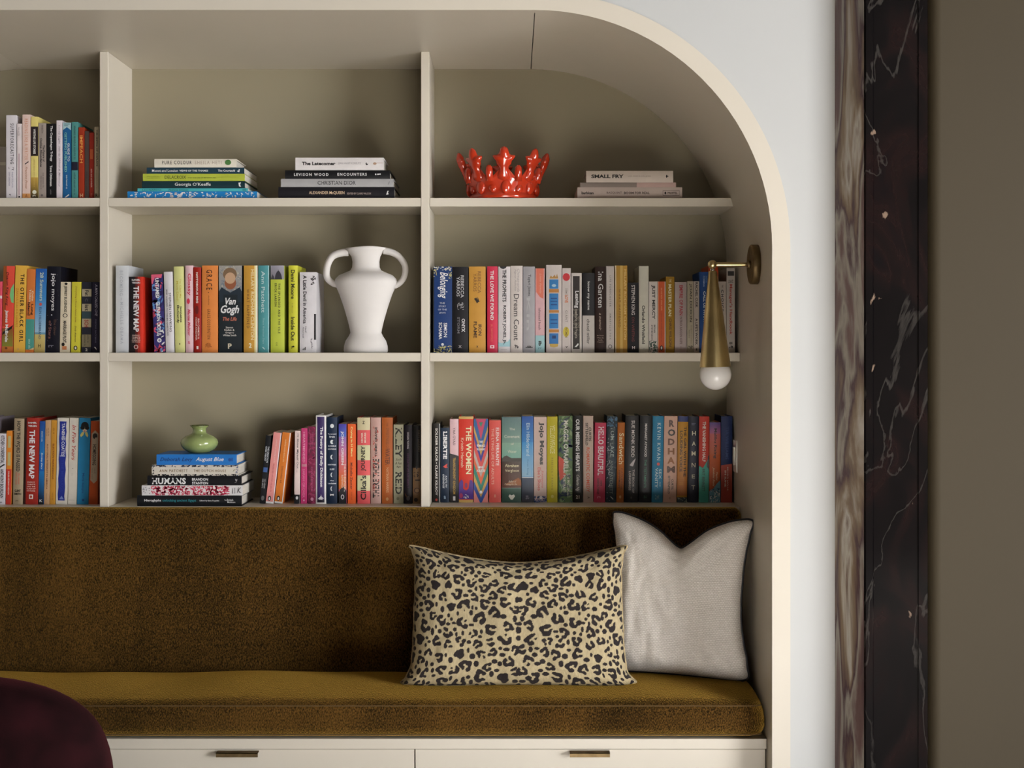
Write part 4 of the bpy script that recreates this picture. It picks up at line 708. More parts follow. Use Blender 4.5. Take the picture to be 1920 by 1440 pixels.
 (1311.6, 1328, 510, '#1c4684', 1, 0, 'blue hardback partly behind the brass sconce', [Ln(.05, .14, .7, .85, '#7c9cc8'), T('CORMAN', .05, .18, .4, .58, '#a8bcd8'), T('CALL US WHAT WE CARRY', .24, .92, .42, .68, '#dce4ee', 'b')]),
 (1328.6, 1346.6, 498, '#b8481c', 1, 0, 'orange-red hardback hidden behind the brass sconce', [Rr(.1, .13, .1, .9, '#d88c5c')]),
 (1347.2, 1361.8, 528, '#b6aaa0', 0, 0, 'grey-white paperback showing past the brass sconce', [T('THE', .045, .085, .4, .6, '#2c2826'), T('CHOICE', .115, .42, .32, .66, '#1f1b1a', 'bw')]),
 (1362.4, 1378, 503, '#b9b0a8', 0, 0, "white paperback with black square and red lettering", [Rr(.035, .09, .12, .9, '#1a1818'), T('THE', .135, .175, .2, .8, '#7c7470', 'B'), T("Manager's Handbook", .19, .79, .26, .70, '#a83c2c', 'b'), Rr(.875, .9, .3, .7, '#6c6660'), Pg([(.905, .3), (.92, .7), (.935, .3), (.95, .3), (.93, .5), (.95, .7), (.925, .75), (.91, .6)], '#1a1818')]),
], .155)
# -------- bay C, bottom shelf
row('C', 3, 3.982, [
 (811.6, 825.2, 794, '#17120f', 1, 0, 'black hardback with thin white capitals next to the partition', [T('SOLDIER SAILOR', .06, .48, .34, .66, '#dad4cc'), T('CLAIRE KILROY', .525, .91, .34, .64, '#dad4cc'), Ci(.5, .5, .006, .06, '#dad4cc'), Rr(0, 1, .93, .98, '#e8e4dc'), Ci(.965, .5, .016, .16, '#a83424')]),
 (826, 842.6, 802, '#18283c', 1, 0, 'dark navy hardback with white title and red bird', [T('LIBERTIE', .05, .42, .3, .74, '#f0eeea', 'B'), Pg([(.52, .3), (.5, .5), (.48, .8), (.52, .7), (.53, .85), (.54, .55)], '#c8463c'), T('KAITLYN', .64, .8, .56, .74, '#d0d4d8', 'i'), T('GREENIDGE', .62, .81, .24, .44, '#d0d4d8', 'i'), Hh('a', .91, .95, .38, .6, '#98b0c0', 'b')]),
 (843.4, 859.8, 786, '#dbb8bc', 1, 0, 'pale pink over black hardback with gold capitals', [Pg([(.41, 0), (.44, 1), (1, 1), (1, 0)], '#151113'), T('YAA GYASI', .10, .31, .36, .64, '#5c4a4c'), T('TRANSCENDENT KINGDOM', .46, .90, .36, .66, '#b08a3c', 'b'), Rr(.925, .975, .2, .85, '#c8c4c4')]),
 (860.4, 887.8, 781, '#d23a2c', 1, 0, 'scarlet hardback with gilt ends and violet figures', [Rr(0, .03, 0, 1, '#cda860'), Rr(.968, 1, 0, 1, '#cda860'), T('THE WOMEN', .11, .67, .48, .86, '#f0dcb0', 'b'), T('Kristin Hannah', .25, .59, .14, .34, '#f0c8b0'), Pg([(.75, .1), (.73, .2), (.76, .3), (.84, .3), (.86, .5), (.84, .66), (.74, .75), (.74, .9), (.78, 1), (.96, 1), (.96, 0), (.78, 0)], '#4c2a80'), Ci(.8, .5, .03, .1, '#7c2c5c'), Ci(.92, .15, .03, .12, '#9c3058'), St(.905, .955, .32, .68, '#eceaf0', 10, .03)]),
 (888.4, 915.2, 785.5, '#c4506c', 1, 0, 'multicoloured chevron hardback with white lettering', [Pg([(.0, .0), (0, .14), (.25, .5), (0, .86), (0, 1), (.08, 1), (.36, .5), (.08, 0)], '#2a5c94'), Pg([(.08, 0), (.36, .5), (.08, 1), (.15, 1), (.44, .5), (.15, 0)], '#c09850'), Pg([(.15, 0), (.44, .5), (.15, 1), (.24, 1), (.52, .5), (.24, 0)], '#3c3c8c'), Pg([(.24, 0), (.52, .5), (.24, 1), (.36, 1), (.62, .5), (.36, 0)], '#d0504c'), Pg([(.36, 0), (.62, .5), (.36, 1), (.45, 1), (.70, .5), (.45, 0)], '#b8a8a0'), Pg([(.45, 0), (.70, .5), (.45, 1), (.53, 1), (.79, .5), (.53, 0)], '#d8643c'), Pg([(.53, 0), (.79, .5), (.53, 1), (.65, 1), (.88, .5), (.65, 0)], '#2a7c6c'), Pg([(.65, 0), (.88, .5), (.65, 1), (.74, 1), (.94, .5), (.74, 0)], '#c09850'), Pg([(.74, 0), (.94, .5), (.74, 1), (.84, 1), (1, .56), (1, .44), (.84, 0)], '#2c4c94'), Pg([(.84, 0), (1, .44), (1, 0)], '#d8847c'), Pg([(.84, 1), (1, .56), (1, 1)], '#d8847c'), Pg([(.04, .36), (.1, .5), (.04, .64)], '#3c7c64'), Hh('THE', .26, .29, .34, .64, '#f0ece8', 'b'), Hh('FEMALE', .305, .335, .16, .84, '#f0ece8', 'b'), Hh('PERSUASION', .35, .375, .06, .94, '#f0ece8', 'b'), Hh('MEG', .565, .59, .32, .66, '#f0ece8', 'b'), Hh('WOLITZER', .605, .635, .08, .92, '#f0ece8', 'b'), Ci(.875, .5, .018, .1, '#f0ece8')]),
 (917, 939.2, 788, '#dd5c54', 1, 0, 'coral red hardback with white and pale capitals', [T('ELENA FERRANTE', .09, .55, .58, .84, '#f4e6e0', 'f'), T('THE LYING LIFE OF ADULTS', .10, .78, .2, .42, '#f0b4a4'), Ci(.92, .5, .02, .06, '#e89c84')]),
 (941, 977.4, 782, '#5c7872', 1, 0, 'wide grey-green landscape hardback with cream lettering', [G(0, .3, '#5c787a', '#78988a'), G(.3, .48, '#86a894', '#78a898'), G(.48, .83, '#3c3026', '#5c3426'), Pg([(.49, 0), (.46, .12), (.45, .25), (.47, .4), (.49, .6), (.49, 1), (.52, 1), (.52, 0)], '#3a3028'), Pg([(.78, .2), (.74, .6), (.71, .85), (.74, 1), (.80, 1), (.80, .2)], '#9c6038'), G(.83, 1, '#3c5a4c', '#2c4a3e'), Rr(.828, .834, 0, 1, '#88a49c'), Hh('The', .125, .155, .38, .68, '#e4e2d4'), Hh('Covenant', .21, .245, .12, .92, '#e4e2d4'), Hh('of', .3, .325, .46, .62, '#e4e2d4'), Hh('Water', .385, .42, .3, .76, '#d4d8c4'), Hh('Abraham', .55, .585, .16, .88, '#ecd8b0'), Hh('Verghese', .61, .65, .16, .88, '#ecd8b0'), Hh('Author of', .74, .765, .34, .74, '#dcd0b8', 'i'), Hh('Cutting for Stone', .775, .80, .14, .9, '#dcd0b8', 'i'), Pg([(.905, .4), (.915, .5), (.905, .62), (.925, .68), (.965, .56), (.965, .46), (.925, .34)], '#e4e0d4')]),
 (978.2, 1000.2, 780.5, '#3f8cc4', 0, 0, 'sea blue paperback with pale horizon line and dark foot', [G(0, .3, '#1c50a0', '#2c80c4'), G(.3, .7, '#3c94d0', '#98c0d8'), Rr(.705, .715, 0, 1, '#e4ecf0'), G(.715, 1, '#3c485c', '#23222a'), Pg([(.2, .85), (.45, .95), (.6, .8), (.71, .86), (.71, .9), (.58, .88), (.46, 1)], '#7cb0d8'), T('Elin Hilderbrand', .08, .46, .4, .70, '#c4dcec'), T('Swan Song', .5, .68, .42, .6, '#5888b0'), Ln(.92, .96, .35, .65, '#8c8890')]),
 (1001, 1025, 782, '#d8bfb4', 0, 0, 'blush paperback with fat black serif name and blue foot', [T('Jojo Moyes', .06, .56, .36, .80, '#17140f', 'B'), T("Someone", .62, .83, .6, .76, '#d06c68', 'i'), T("Else's Shoes", .59, .86, .3, .54, '#d04848'), St(.925, 1, 0, 1, '#24487c', 60, .03), Ci(.945, .55, .02, .12, '#e0dcdc')]),
 (1025.8, 1045.4, 781, '#c6b92c', 1, 0, 'plain bright yellow hardback with cream tall capitals', [T('YELLOWFACE', .10, .43, .26, .76, '#e4dc94', 'b'), T('REBECCA F KUANG', .48, .85, .4, .58, '#8c8018', 'w'), Ci(.93, .5, .02, .14, '#e0d470')]),
 (1047, 1073.6, 780, '#5f7a52', 1, 0, 'green botanical hardback with red blooms and white capitals', [St(0, 1, .02, .98, '#2c3c58', 46, .07), St(0, 1, .02, .98, '#8ca478', 40, .05), St(0, .9, .05, .9, '#1c281c', 30, .05), Pg([(.46, 0), (.5, .35), (.55, .45), (.62, .3), (.68, .55), (.72, .3), (.75, .1), (.6, 0)], '#c8442c'), T("MAGGIE O'FARRELL", .05, .66, .36, .72, '#e8e4d8', 'b'), T('THE MARRIAGE', .66, .92, .62, .8, '#e0dccc', 'b'), T('PORTRAIT', .68, .88, .32, .5, '#e0dccc', 'b')]),
 (1074.2, 1092.6, 779.5, '#15130f', 1, 0, 'black hardback with bold white hand capitals', [T('OUR MISSING HEARTS', .04, .64, .28, .68, '#f0ece6', 'B'), T('Celeste Ng', .68, .87, .26, .66, '#c8c4bc', 'i'), Hh('21', .915, .955, .3, .66, '#e0dcd4', 'b')]),
 (1093.4, 1112.4, 780, '#c9b3a6', 1, 0, 'beige hardback with black name and orange title', [T('CURTIS', .13, .29, .54, .80, '#1c1614', 'b'), T('SITTENFELD', .08, .34, .22, .48, '#1c1614', 'b'), T('ROMANTIC COMEDY', .365, .88, .32, .64, '#d0512c', 'b'), T('A', .93, .955, .42, .66, '#4c403c')]),
 (1113, 1134.4, 793, '#c23c5a', 1, 2.5, 'crimson pink hardback with white narrow capitals', [T('HELLO BEAUTIFUL', .05, .66, .3, .80, '#f0dce0', 'b'), T('ANN', .72, .79, .56, .72, '#2c1018', 'b'), T('NAPOLITANO', .70, .90, .26, .46, '#2c1018', 'b'), Ln(.925, .955, .3, .7, '#e0849c')]),
 (1135.2, 1155, 781, '#22303a', 1, 3, 'dark floral hardback with grey capitals', [St(0, .12, 0, 1, '#4c7494', 24, .04), St(.25, 1, .02, .4, '#9c9ca0', 26, .03), St(.1, 1, .02, .98, '#1a2a2c', 40, .05), T('TOM LAKE', .12, .47, .36, .72, '#98a4a0'), T('ANN PATCHETT', .51, .9, .36, .66, '#7c8884'), Pg([(.93, .4), (.965, .7), (.96, .75), (.935, .55)], '#d8d8d4')]),
 (1155.6, 1169.4, 792.5, '#b0621c', 1, 2.5, 'amber orange hardback with cream serif title', [T('Sandwich', .13, .52, .24, .86, '#ecdcb4', 'f'), T('CATHERINE', .57, .84, .58, .8, '#5c2c0c'), T('NEWMAN', .6, .82, .24, .46, '#5c2c0c'), Ci(.93, .5, .02, .14, '#d8a868')]),
 (1170.6, 1196, 779.5, '#100d0e', 1, 2, 'thick black hardback with white serif name and feather', [T('SUE MONK KIDD', .055, .48, .46, .70, '#dcd4d0', 'f'), Pg([(.57, .35), (.52, .6), (.49, .8), (.55, .68), (.585, .6), (.58, .45)], '#b0a8a8'), T('THE BOOK OF', .62, .89, .56, .72, '#c0b4ac'), T('LONGINGS', .64, .86, .3, .46, '#c0b4ac'), Ci(.945, .5, .012, .06, '#3c3838')]),
 (1197, 1220.8, 780, '#0e0d10', 1, 3, 'thick black hardback with small white and green capitals', [T('MARGARET ATWOOD', .09, .475, .4, .58, '#d0ccc8', 'b'), T('THE TESTAMENTS', .505, .83, .4, .58, '#2c7c5c'), St(.92, .96, .4, .65, '#1f5c44', 10, .016)]),
 (1221.4, 1242.4, 780.5, '#2d80a6', 1, 2.5, 'cerulean hardback with white wide capitals', [T('KEVIN KWAN', .08, .51, .42, .74, '#d4e4ea', 'w'), Ci(.555, .56, .018, .14, '#c84840'), T('SEX', .61, .73, .62, .86, '#d4e4ea'), T('AND', .76, .82, .68, .8, '#b4d0da'), T('VANITY', .60, .83, .28, .54, '#d4e4ea'), St(.91, .965, .3, .7, '#90bcc8', 18, .022)]),
 (1243, 1268, 780.5, '#d3ab98', 1, 2.5, 'peach hardback with large stacked black and tan capitals', [Hh('R', .045, .125, .36, .76, '#3c1c10', 'B'), Hh('O', .15, .23, .28, .84, '#17100e', 'B'), Hh('D', .26, .335, .3, .80, '#5c3014', 'B'), Hh('H', .37, .445, .3, .80, '#7c4a20', 'B'), Hh('A', .475, .55, .28, .82, '#8c5424', 'B'), Hh('M', .58, .655, .26, .86, '#4c2814', 'B'), T('CURTIS', .73, .85, .60, .76, '#1c1412', 'b'), T('SITTENFELD', .69, .90, .34, .5, '#1c1412', 'b'), Ci(.95, .5, .014, .07, '#b08c7c')]),
 (1268.8, 1288, 780.5, '#b98424', 1, 2.5, 'amber hardback with navy top and dark brown capitals', [Rr(0, .065, 0, 1, '#1c2c64'), G(.3, .92, '#b98424', '#b4661c'), T('THE GIRL WITH THE', .12, .70, .60, .86, '#2c1c10', 'b'), T('LOUDING VOICE', .17, .645, .22, .48, '#2c1c10', 'b'), Ln(.77, .81, .2, .75, '#c8881c'), Rr(.94, 1, 0, 1, '#1f3034'), St(.94, 1, 0, 1, '#b8c0a8', 14, .02)]),
 (1288.6, 1308.6, 781, '#17182a', 1, 2, 'midnight navy hardback with spaced stacked capitals', [Ln(.08, .1, .3, .7, '#4c5068'), Hh('H', .17, .22, .36, .72, '#c8c0a4'), Hh('A', .29, .34, .36, .72, '#c8c0a4'), Hh('M', .405, .455, .34, .72, '#c8c0a4'), Hh('N', .54, .59, .36, .72, '#c8c0a4'), Hh('E', .675, .72, .38, .68, '#c8c0a4'), Hh('T', .8, .85, .36, .70, '#c8c0a4')]),
 (1309.4, 1328.6, 781, '#bf3a2c', 1, 1.5, 'red over turquoise hardback with narrow white capitals', [Pg([(.57, 0), (.60, .4), (.52, .8), (.46, 1), (1, 1), (1, 0)], '#2f9c88'), Pg([(.58, .78), (.46, .9), (.45, 1), (.62, 1)], '#1c1416'), T('THE VANISHING HALF', .06, .525, .34, .66, '#ecd4cc', 'b'), T('BRIT BENNETT', .61, .87, .34, .6, '#13443c', 'b')]),
 (1329.4, 1350.4, 792, '#bc5a2c', 1, 1, 'orange sunset hardback with blue wave foot', [G(0, .14, '#4c3c84', '#a85c84'), G(.14, .4, '#c05c5c', '#bc5a2c'), T('Malibu Rising', .075, .45, .34, .66, '#2c1a20', 'b'), T('Taylor', .62, .73, .56, .76, '#e4c49c', 'i'), T('Jenkins Reid', .56, .80, .26, .48, '#e4c49c', 'i'), Pg([(.86, 0), (.82, .4), (.76, .7), (.72, 1), (1, 1), (1, 0)], '#5c94a8'), St(.84, 1, .05, .95, '#d8dcd8', 26, .03), St(.82, 1, .05, .95, '#1f4c64', 22, .03)]),
 (1351.2, 1372.4, 780.5, '#1a2c5c', 1, .9, 'navy over vermilion hardback, last in row by the switch', [Pg([(.57, 0), (.55, 1), (1, 1), (1, 0)], '#b23a20'), T('TIA WILLIAMS', .12, .5, .4, .66, '#24407c'), T('SEVEN DAYS', .585, .86, .56, .76, '#ecc8b0', 'b'), T('IN JUNE', .63, .82, .28, .46, '#ecc8b0', 'b')]),
], .13)
# ---------------------------------------------------------------- ornaments, sconce, pillows, chair
# white amphora
dv = 3.935; k = dv/F
va = empty('amphora_vase', (px(686, dv), dv, ZS[1]+.0003))
tag(va, 'matte white two-handled amphora vase standing beside a row of books', 'vase')
prof = [(40, 0), (41.5, 4), (41, 12), (38, 22), (32, 31), (29, 37), (30, 44), (34, 60), (41, 84), (49, 108), (56, 124), (58.5, 132), (57, 138), (50, 145), (38, 150), (29, 154), (26, 160), (25.5, 170), (27, 180), (32, 188), (37, 193), (38.5, 196.5), (36.5, 197), (31, 190), (22, 178), (21, 160), (30, 140), (44, 128)]
o = lathe('body', [(0, 0)]+[(a*k, b*k) for a, b in prof], CERAM, va, 64, .62)
for v in o.data.vertices:
    v.co.x += .0016*mnoise.noise(v.co*22)*(v.co.z/.3); v.co.z += .002*math.sin(v.co.x*40+1)*(1 if v.co.z > .28 else 0)
def hnd(pts, rr):
    P = smooth_path([(a*k, 0, b*k) for a, b in pts], 6); bm = bmesh.new(); tube(bm, P, [rr*k*(1.1-.25*i/len(P)) for i in range(len(P))], 12)
    return obj('handle', bm, CERAM, va, True)
hnd([(-33, 188), (-46, 187), (-62, 181), (-71, 167), (-74, 150), (-71, 138), (-62, 130), (-53, 127)], 6.6)
hnd([(33, 191), (48, 188), (62, 180), (72, 166), (74, 152), (70, 138), (62, 129), (53, 124)], 6.0)

# red crown
dc = 3.965; k = dc/F
cr_ = empty('crown_ornament', (px(943, dc), dc, ZS[0]+.0003))
tag(cr_, 'glossy red ceramic crown with star-tipped points on the top shelf', 'ornament')
R0 = 65*k
SEGN = 96
v, f = [], []
prf = [(.97, 0), (1.0, 2), (1.0, 6), (.95, 9), (.94, 13), (.98, 20), (1.02, 30), (1.05, 38), (1.075, 45), (1.05, 47), (.98, 43), (.94, 26), (.88, 12), (.85, 6), (0, 5)]
for i in range(SEGN):
    a = 2*PI*i/SEGN
    wave = 8*math.cos(8*(a-.03))
    for r_, z_ in prf:
        zz = z_+(wave*max(0, (z_-18)/22) if r_ > .9 else 0)
        v.append((R0*r_*math.sin(a), -R0*r_*math.cos(a), zz*k))
n = len(prf)
for i in range(SEGN):
    j = (i+1) % SEGN
    for q in range(n-1): f.append((i*n+q, j*n+q, j*n+q+1, i*n+q+1))
pyobj('band', v, f, REDC, cr_, True)
def crown_prong(ang):
    # star-like leaf outline, extruded, leaning outward
    o2 = [(-13, -12), (-9.5, 0), (-8.5, 9), (-14, 15), (-15, 21), (-23, 30), (-13, 31), (-9, 36), (-7.5, 42), (0, 47), (7.5, 42), (9, 36), (13, 31), (23, 30), (15, 21), (14, 15), (8.5, 9), (9.5, 0), (13, -12)]
    bm = bmesh.new(); c0 = bm.verts.new((0, -9, 24)); c1 = bm.verts.new((0, 7, 24)); s0 = bm.verts.new((0, -6, 2)); s1 = bm.verts.new((0, 6, 2))
    fr = [bm.verts.new((a*.92, -2.2, b)) for a, b in o2]; ba_ = [bm.verts.new((a*.92, 2.2, b)) for a, b in o2]; m_ = len(o2)
    for L, c, s, fl in ((fr, c0, s0, 1), (ba_, c1, s1, -1)):
        for i in range(m_-1):
            lowc = s if (i < 2 or i > m_-4) else c
            bm.faces.new((L[i], L[i+1], lowc)[::fl])
        bm.faces.new((L[2], c, s)[::fl]); bm.faces.new((L[m_-3], s, c)[::fl]); bm.faces.new((L[0], s, L[-1])[::fl])
    for i in range(m_): bm.faces.new((fr[i], ba_[i], ba_[(i+1) % m_], fr[(i+1) % m_]))
    bmesh.ops.recalc_face_normals(bm, faces=bm.faces)
    me = bpy.data.meshes.new('prong')
    M = Matrix.Rotation(ang, 4, 'Z') @ Matrix.Translation((0, -R0*1.05, 46*k)) @ Matrix.Rotation(.34, 4, 'X') @ Matrix.Scale(k, 4)
    bmesh.ops.subdivide_edges(bm, edges=bm.edges[:], cuts=1, use_grid_fill=True, smooth=.6)
    bmesh.ops.transform(bm, matrix=M, verts=bm.verts)
    bmesh.ops.smooth_vert(bm, verts=bm.verts, factor=.3, use_axis_x=True, use_axis_y=True, use_axis_z=True)
    bm.to_mesh(me); bm.free(); return link('prong', me, REDC, cr_, True)
for i in range(8): crown_prong(2*PI*i/8+.03)
for i in range(8):
    a = 2*PI*(i+.5)/8+.03
    bm = bmesh.new(); tube(bm, [(R0*1.04*math.sin(a), -R0*1.04*math.cos(a), 30*k), (R0*1.07*math.sin(a), -R0*1.07*math.cos(a), 48*k), (R0*1.08*math.sin(a), -R0*1.08*math.cos(a), 55*k), (R0*1.085*math.sin(a), -R0*1.085*math.cos(a), 59*k)], [7*k, 7*k, 6*k, 3*k], 12)
    obj('nub', bm, REDC, cr_, True)
for i in range(16):
    a = 2*PI*(i+.25)/16
    bm = bmesh.new(); bmesh.ops.create_uvsphere(bm, u_segments=14, v_segments=10, radius=(7.5 if i % 2 else 10)*k)
    for q in bm.verts:
        q.co = Vector((q.co.x, q.co.y*.55, q.co.z*(1 if i % 2 else 1.25))); 
    bmesh.ops.transform(bm, matrix=Matrix.Rotation(a, 4, 'Z') @ Matrix.Translation((0, -R0*.985, (17 if i % 2 else 20)*k)), verts=bm.verts)
    obj('boss', bm, REDC, cr_, True)

# green bud vase on the stack
dg = 3.955; k = dg/F
gv = empty('bud_vase', (px(374, dg), dg, STACK_TOP['C']))
tag(gv, 'small squat green glazed bud vase standing on top of a book stack', 'vase')
prof = [(0, 0), (17, 0), (22, 2), (29, 7), (34, 14), (35, 19), (33, 25), (26, 31), (17, 34.5), (13, 37), (12, 41), (12.5, 45), (16, 48.5), (17.3, 50.5), (16.5, 51), (12, 48), (10, 44), (9.5, 38), (14, 34), (26, 27), (31, 19), (25, 9), (0, 4)]
lathe('body', [(a*k, b*k*1.0) for a, b in prof], GREENC, gv, 48)
bm = bmesh.new(); tube(bm, [(math.cos(2*PI*i/40)*16.8*k, math.sin(2*PI*i/40)*16.8*k, 50.6*k) for i in range(40)], .8*k, 8, True); obj('rim', bm, mat('dark green glaze', (.10, .11, .03), .2), gv, True)

# wall sconce
dl = 3.60; k = dl/F
sx = px(1336, dl); sz = pz(496, dl)
wl = empty('wall_sconce', (XR-.0004, dl, sz))
tag(wl, 'aged brass cone wall sconce with white globe bulb on the bookcase side', 'wall lamp')
def axis_x(name, prof, m, parent, loc=(0,0,0), seg=40):
    o = lathe(name, prof, m, parent, seg)
    for v in o.data.vertices: x, y, z = v.co; v.co = Vector((-z+loc[0], y+loc[1], x+loc[2]))
    o.data.flip_normals(); return o
axis_x('backplate', [(0, 0), (.052, 0), (.052, .017), (.050, .0195), (.047, .0205), (.044, .019), (0, .019)], BRASSD, wl)
axis_x('collar', [(0, .018), (.010, .018), (.010, .026), (.007, .028), (0, .028)], BRASSD, wl)
lx = sx-XR
bm = bmesh.new()
tube(bm, [(lx+(-.02-lx)*t, 0, 0) for t in (0, .12, .3, .5, .7, .85, 1)], [.0052, .0062, .0064, .0062, .0056, .0052, .0050], 16); obj('arm', bm, BRASS, wl, True)
bm = bmesh.new(); bmesh.ops.create_uvsphere(bm, u_segments=24, v_segments=16, radius=.0118); bmesh.ops.translate(bm, vec=(lx, 0, 0), verts=bm.verts); obj('ball_joint', bm, BRASS, wl, True)
tilt = empty('t'); bpy.data.objects.remove(tilt)
def tilted(o):
    for v in o.data.vertices:
        v.co = Matrix.Rotation(-.028, 3, 'Y') @ v.co; v.co.x += lx
    return o
hc = 252*.001
tilted(lathe('neck', [(0, -.010), (.006, -.010), (.006, -.0185), (0, -.0185)], mat('polished nickel', (.6, .55, .48), .2, metal=1), wl, 20))
zt_, zb_ = -.017, pz(688, dl)-sz
cone = tilted(lathe('cone_shade', [(0, zt_), (.0095, zt_), (.0112, zt_-.003), (.0405, zb_), (.0395, zb_), (.030, zb_+.03), (0, zb_+.03)], BRASS, wl, 64))
try: cone.data.set_sharp_from_angle(angle=.5)
except Exception: pass
R = .0412; zc = zb_-.019
gp = [(R*math.sin(a), zc-R*math.cos(a)) for a in [PI*i/28 for i in range(0, 20)]]
gp = [p for p in gp if p[1] < zb_+.012 and p[0] < .0413]
gl = tilted(lathe('globe_bulb', gp+[(.025, zb_+.02), (0, zb_+.02)], GLASSW, wl, 40)); gl['label'] = 'round opal white bulb'

# switch plate on the side panel
lsw = empty('light_switch', (XR-.0004, 3.945, pz(855, 3.945)))
tag(lsw, 'small white switch plate on the bookcase side, beside the last bottom shelf book', 'switch')
boxo('plate', PLAST, lsw, -.004, 0, -.027, .027, -.046, .046, bev=.0012)
boxo('rocker', PLAST, lsw, -.0085, -.004, -.010, .010, -.026, .026, bev=.0015)

# pillows
def pillow(name, W, H, T, side, top, bot, nu, nv, chop=0, wr=.004, seed=0, ear=0, pe=.42, taper=0, rnd=.05, sp_=2):
    us = np.linspace(-1, 1, nu); vs = np.linspace(-1, 1, nv)
    # denser towards the rim
    us = np.sin(us*PI/2)*.5+us*.5; vs = np.sin(vs*PI/2)*.5+vs*.5
    V = []; UV = []; idx = [{}, {}]
    def pt(u, v, s):
        x = W*u*(1-side*(1-abs(v)**sp_)*abs(u)**1.5)
        b = top if v > 0 else bot
        z = H*v*(1-b*(1-abs(u)**1.7)*abs(v)**1.5)
        z += -chop*math.exp(-(abs(u)/.34)**1.5)*max(0, v)**1.3
        if ear and v < 0: x += ear*u*max(0, -v)**6
        rf = 1-rnd*(abs(u)*abs(v))**10; x *= rf*(1-taper*(v+1)/2); z = z*rf
        th = T*max(0, (1-u**4)*(1-v**4))**pe
        th *= 1-.25*(chop > 0)*math.exp(-(u/.22)**2)*max(0, v)**2
        q = Vector((u*3.1+seed, v*2.3, s*1.7))
        edge = min(1, 4*(1-max(abs(u), abs(v))))
        wob = wr*mnoise.noise(q*1.3)+wr*.5*mnoise.noise(q*3.1)
        cor = (abs(u)*abs(v))**3
        wob += wr*.7*math.sin((abs(u)-abs(v))*26)*cor
        return (x+.4*wob*(1-edge), s*(th+wob*edge*1.0*(th > .002)), z+H+.0)
    for s in (0, 1):
        for i, u in enumerate(us):
            for j, v_ in enumerate(vs):
                rim = i in (0, nu-1) or j in (0, nv-1)
                if s == 1 and rim: idx[1][i, j] = idx[0][i, j]; continue
                idx[s][i, j] = len(V); V.append(pt(u, v_, -1 if s == 0 else 1)); UV.append((u*W, v_*H))
    Fc = []
    for s in (0, 1):
        for i in range(nu-1):
            for j in range(nv-1):
                q = (idx[s][i, j], idx[s][i+1, j], idx[s][i+1, j+1], idx[s][i, j+1])
                Fc.append(q if s == 0 else q[::-1])
    rim = [idx[0][i, 0] for i in range(nu)]+[idx[0][nu-1, j] for j in range(1, nv)]+[idx[0][i, nv-1] for i in range(nu-2, -1, -1)]+[idx[0][0, j] for j in range(nv-2, 0, -1)]
    return V, Fc, np.array(UV), rim

rng = random.Random(11)
def leopard(UV, W, H):
    """woven rosettes, roughly mirrored about the centre line; returns 0..1 ink"""
    ink = np.zeros(len(UV)); ux = UV[:, 0]; az = UV[:, 1]
    pts = []
    for tries in range(7000):
        c = (rng.uniform(.006, W*1.02), rng.uniform(-H, H)); r = rng.uniform(.0135, .0195)
        if all((c[0]-p[0])**2+((c[1]-p[1])*1.1)**2 > ((r+p[2])*.99+.0012)**2 for p in pts): pts.append((c[0], c[1], r))
    small = []
    for _ in range(4000):
        c = (rng.uniform(0, W*1.02), rng.uniform(-H, H)); r = rng.uniform(.0045, .0080)
        if all((c[0]-p[0])**2+(c[1]-p[1])**2 > (r+p[2]+.0012)**2 for p in pts+small): small.append((c[0], c[1], r))
    for side in (-1, 1):
        for cx, cz, r in pts:
            cx = side*cx+rng.uniform(-.0015, .0015); cz = cz+rng.uniform(-.0015, .0015)
            dx = ux-cx; dz = az-cz
            sel = np.where((np.abs(dx) < r*1.7) & (np.abs(dz) < r*1.7))[0]
            if not len(sel): continue
            dx = dx[sel]; dz = dz[sel]; a0 = rng.uniform(0, 2*PI); st = rng.uniform(.72, .95); ro = rng.uniform(-.7, .7)
            ex = dx*math.cos(ro)+dz*math.sin(ro); ez = (-dx*math.sin(ro)+dz*math.cos(ro))/st
            ang = np.arctan2(ez, ex); rad = np.hypot(ex, ez)
            ro_ = r*(1+.13*np.sin(3*ang+a0)+.07*np.sin(5*ang+2*a0)); ri_ = r*(.27+.12*np.sin(2*ang+a0*3)); mid = (ro_+ri_)/2; hw = (ro_-ri_)/2
            cut = np.full(len(sel), 9.0)                       # angular distance to the nearest gap
            for _g in range(rng.choice((1, 1, 1, 1, 2, 2))):
                g = rng.uniform(0, 2*PI); gw = rng.uniform(.18, .42)
                cut = np.minimum(cut, np.abs((ang-g+PI) % (2*PI)-PI)-gw)
            end = np.clip(cut*r*.8/ (hw+1e-9), -1, 1)          # rounded ends of the strokes
            k = (np.abs(rad-mid) < hw*np.sqrt(np.clip(1-(1-np.clip(end, 0, 1))**2, 0, 1))) & (cut > 0)
            if rng.random() < .10: k = rad < ro_*.85
            ink[sel] = np.maximum(ink[sel], k)
        for cx, cz, r in small:
            dx = ux-side*cx; dz = az-cz; st = rng.uniform(.7, 1.3)
            ink[(dx*st)**2+(dz/st)**2 < r*r] = 1
    return ink

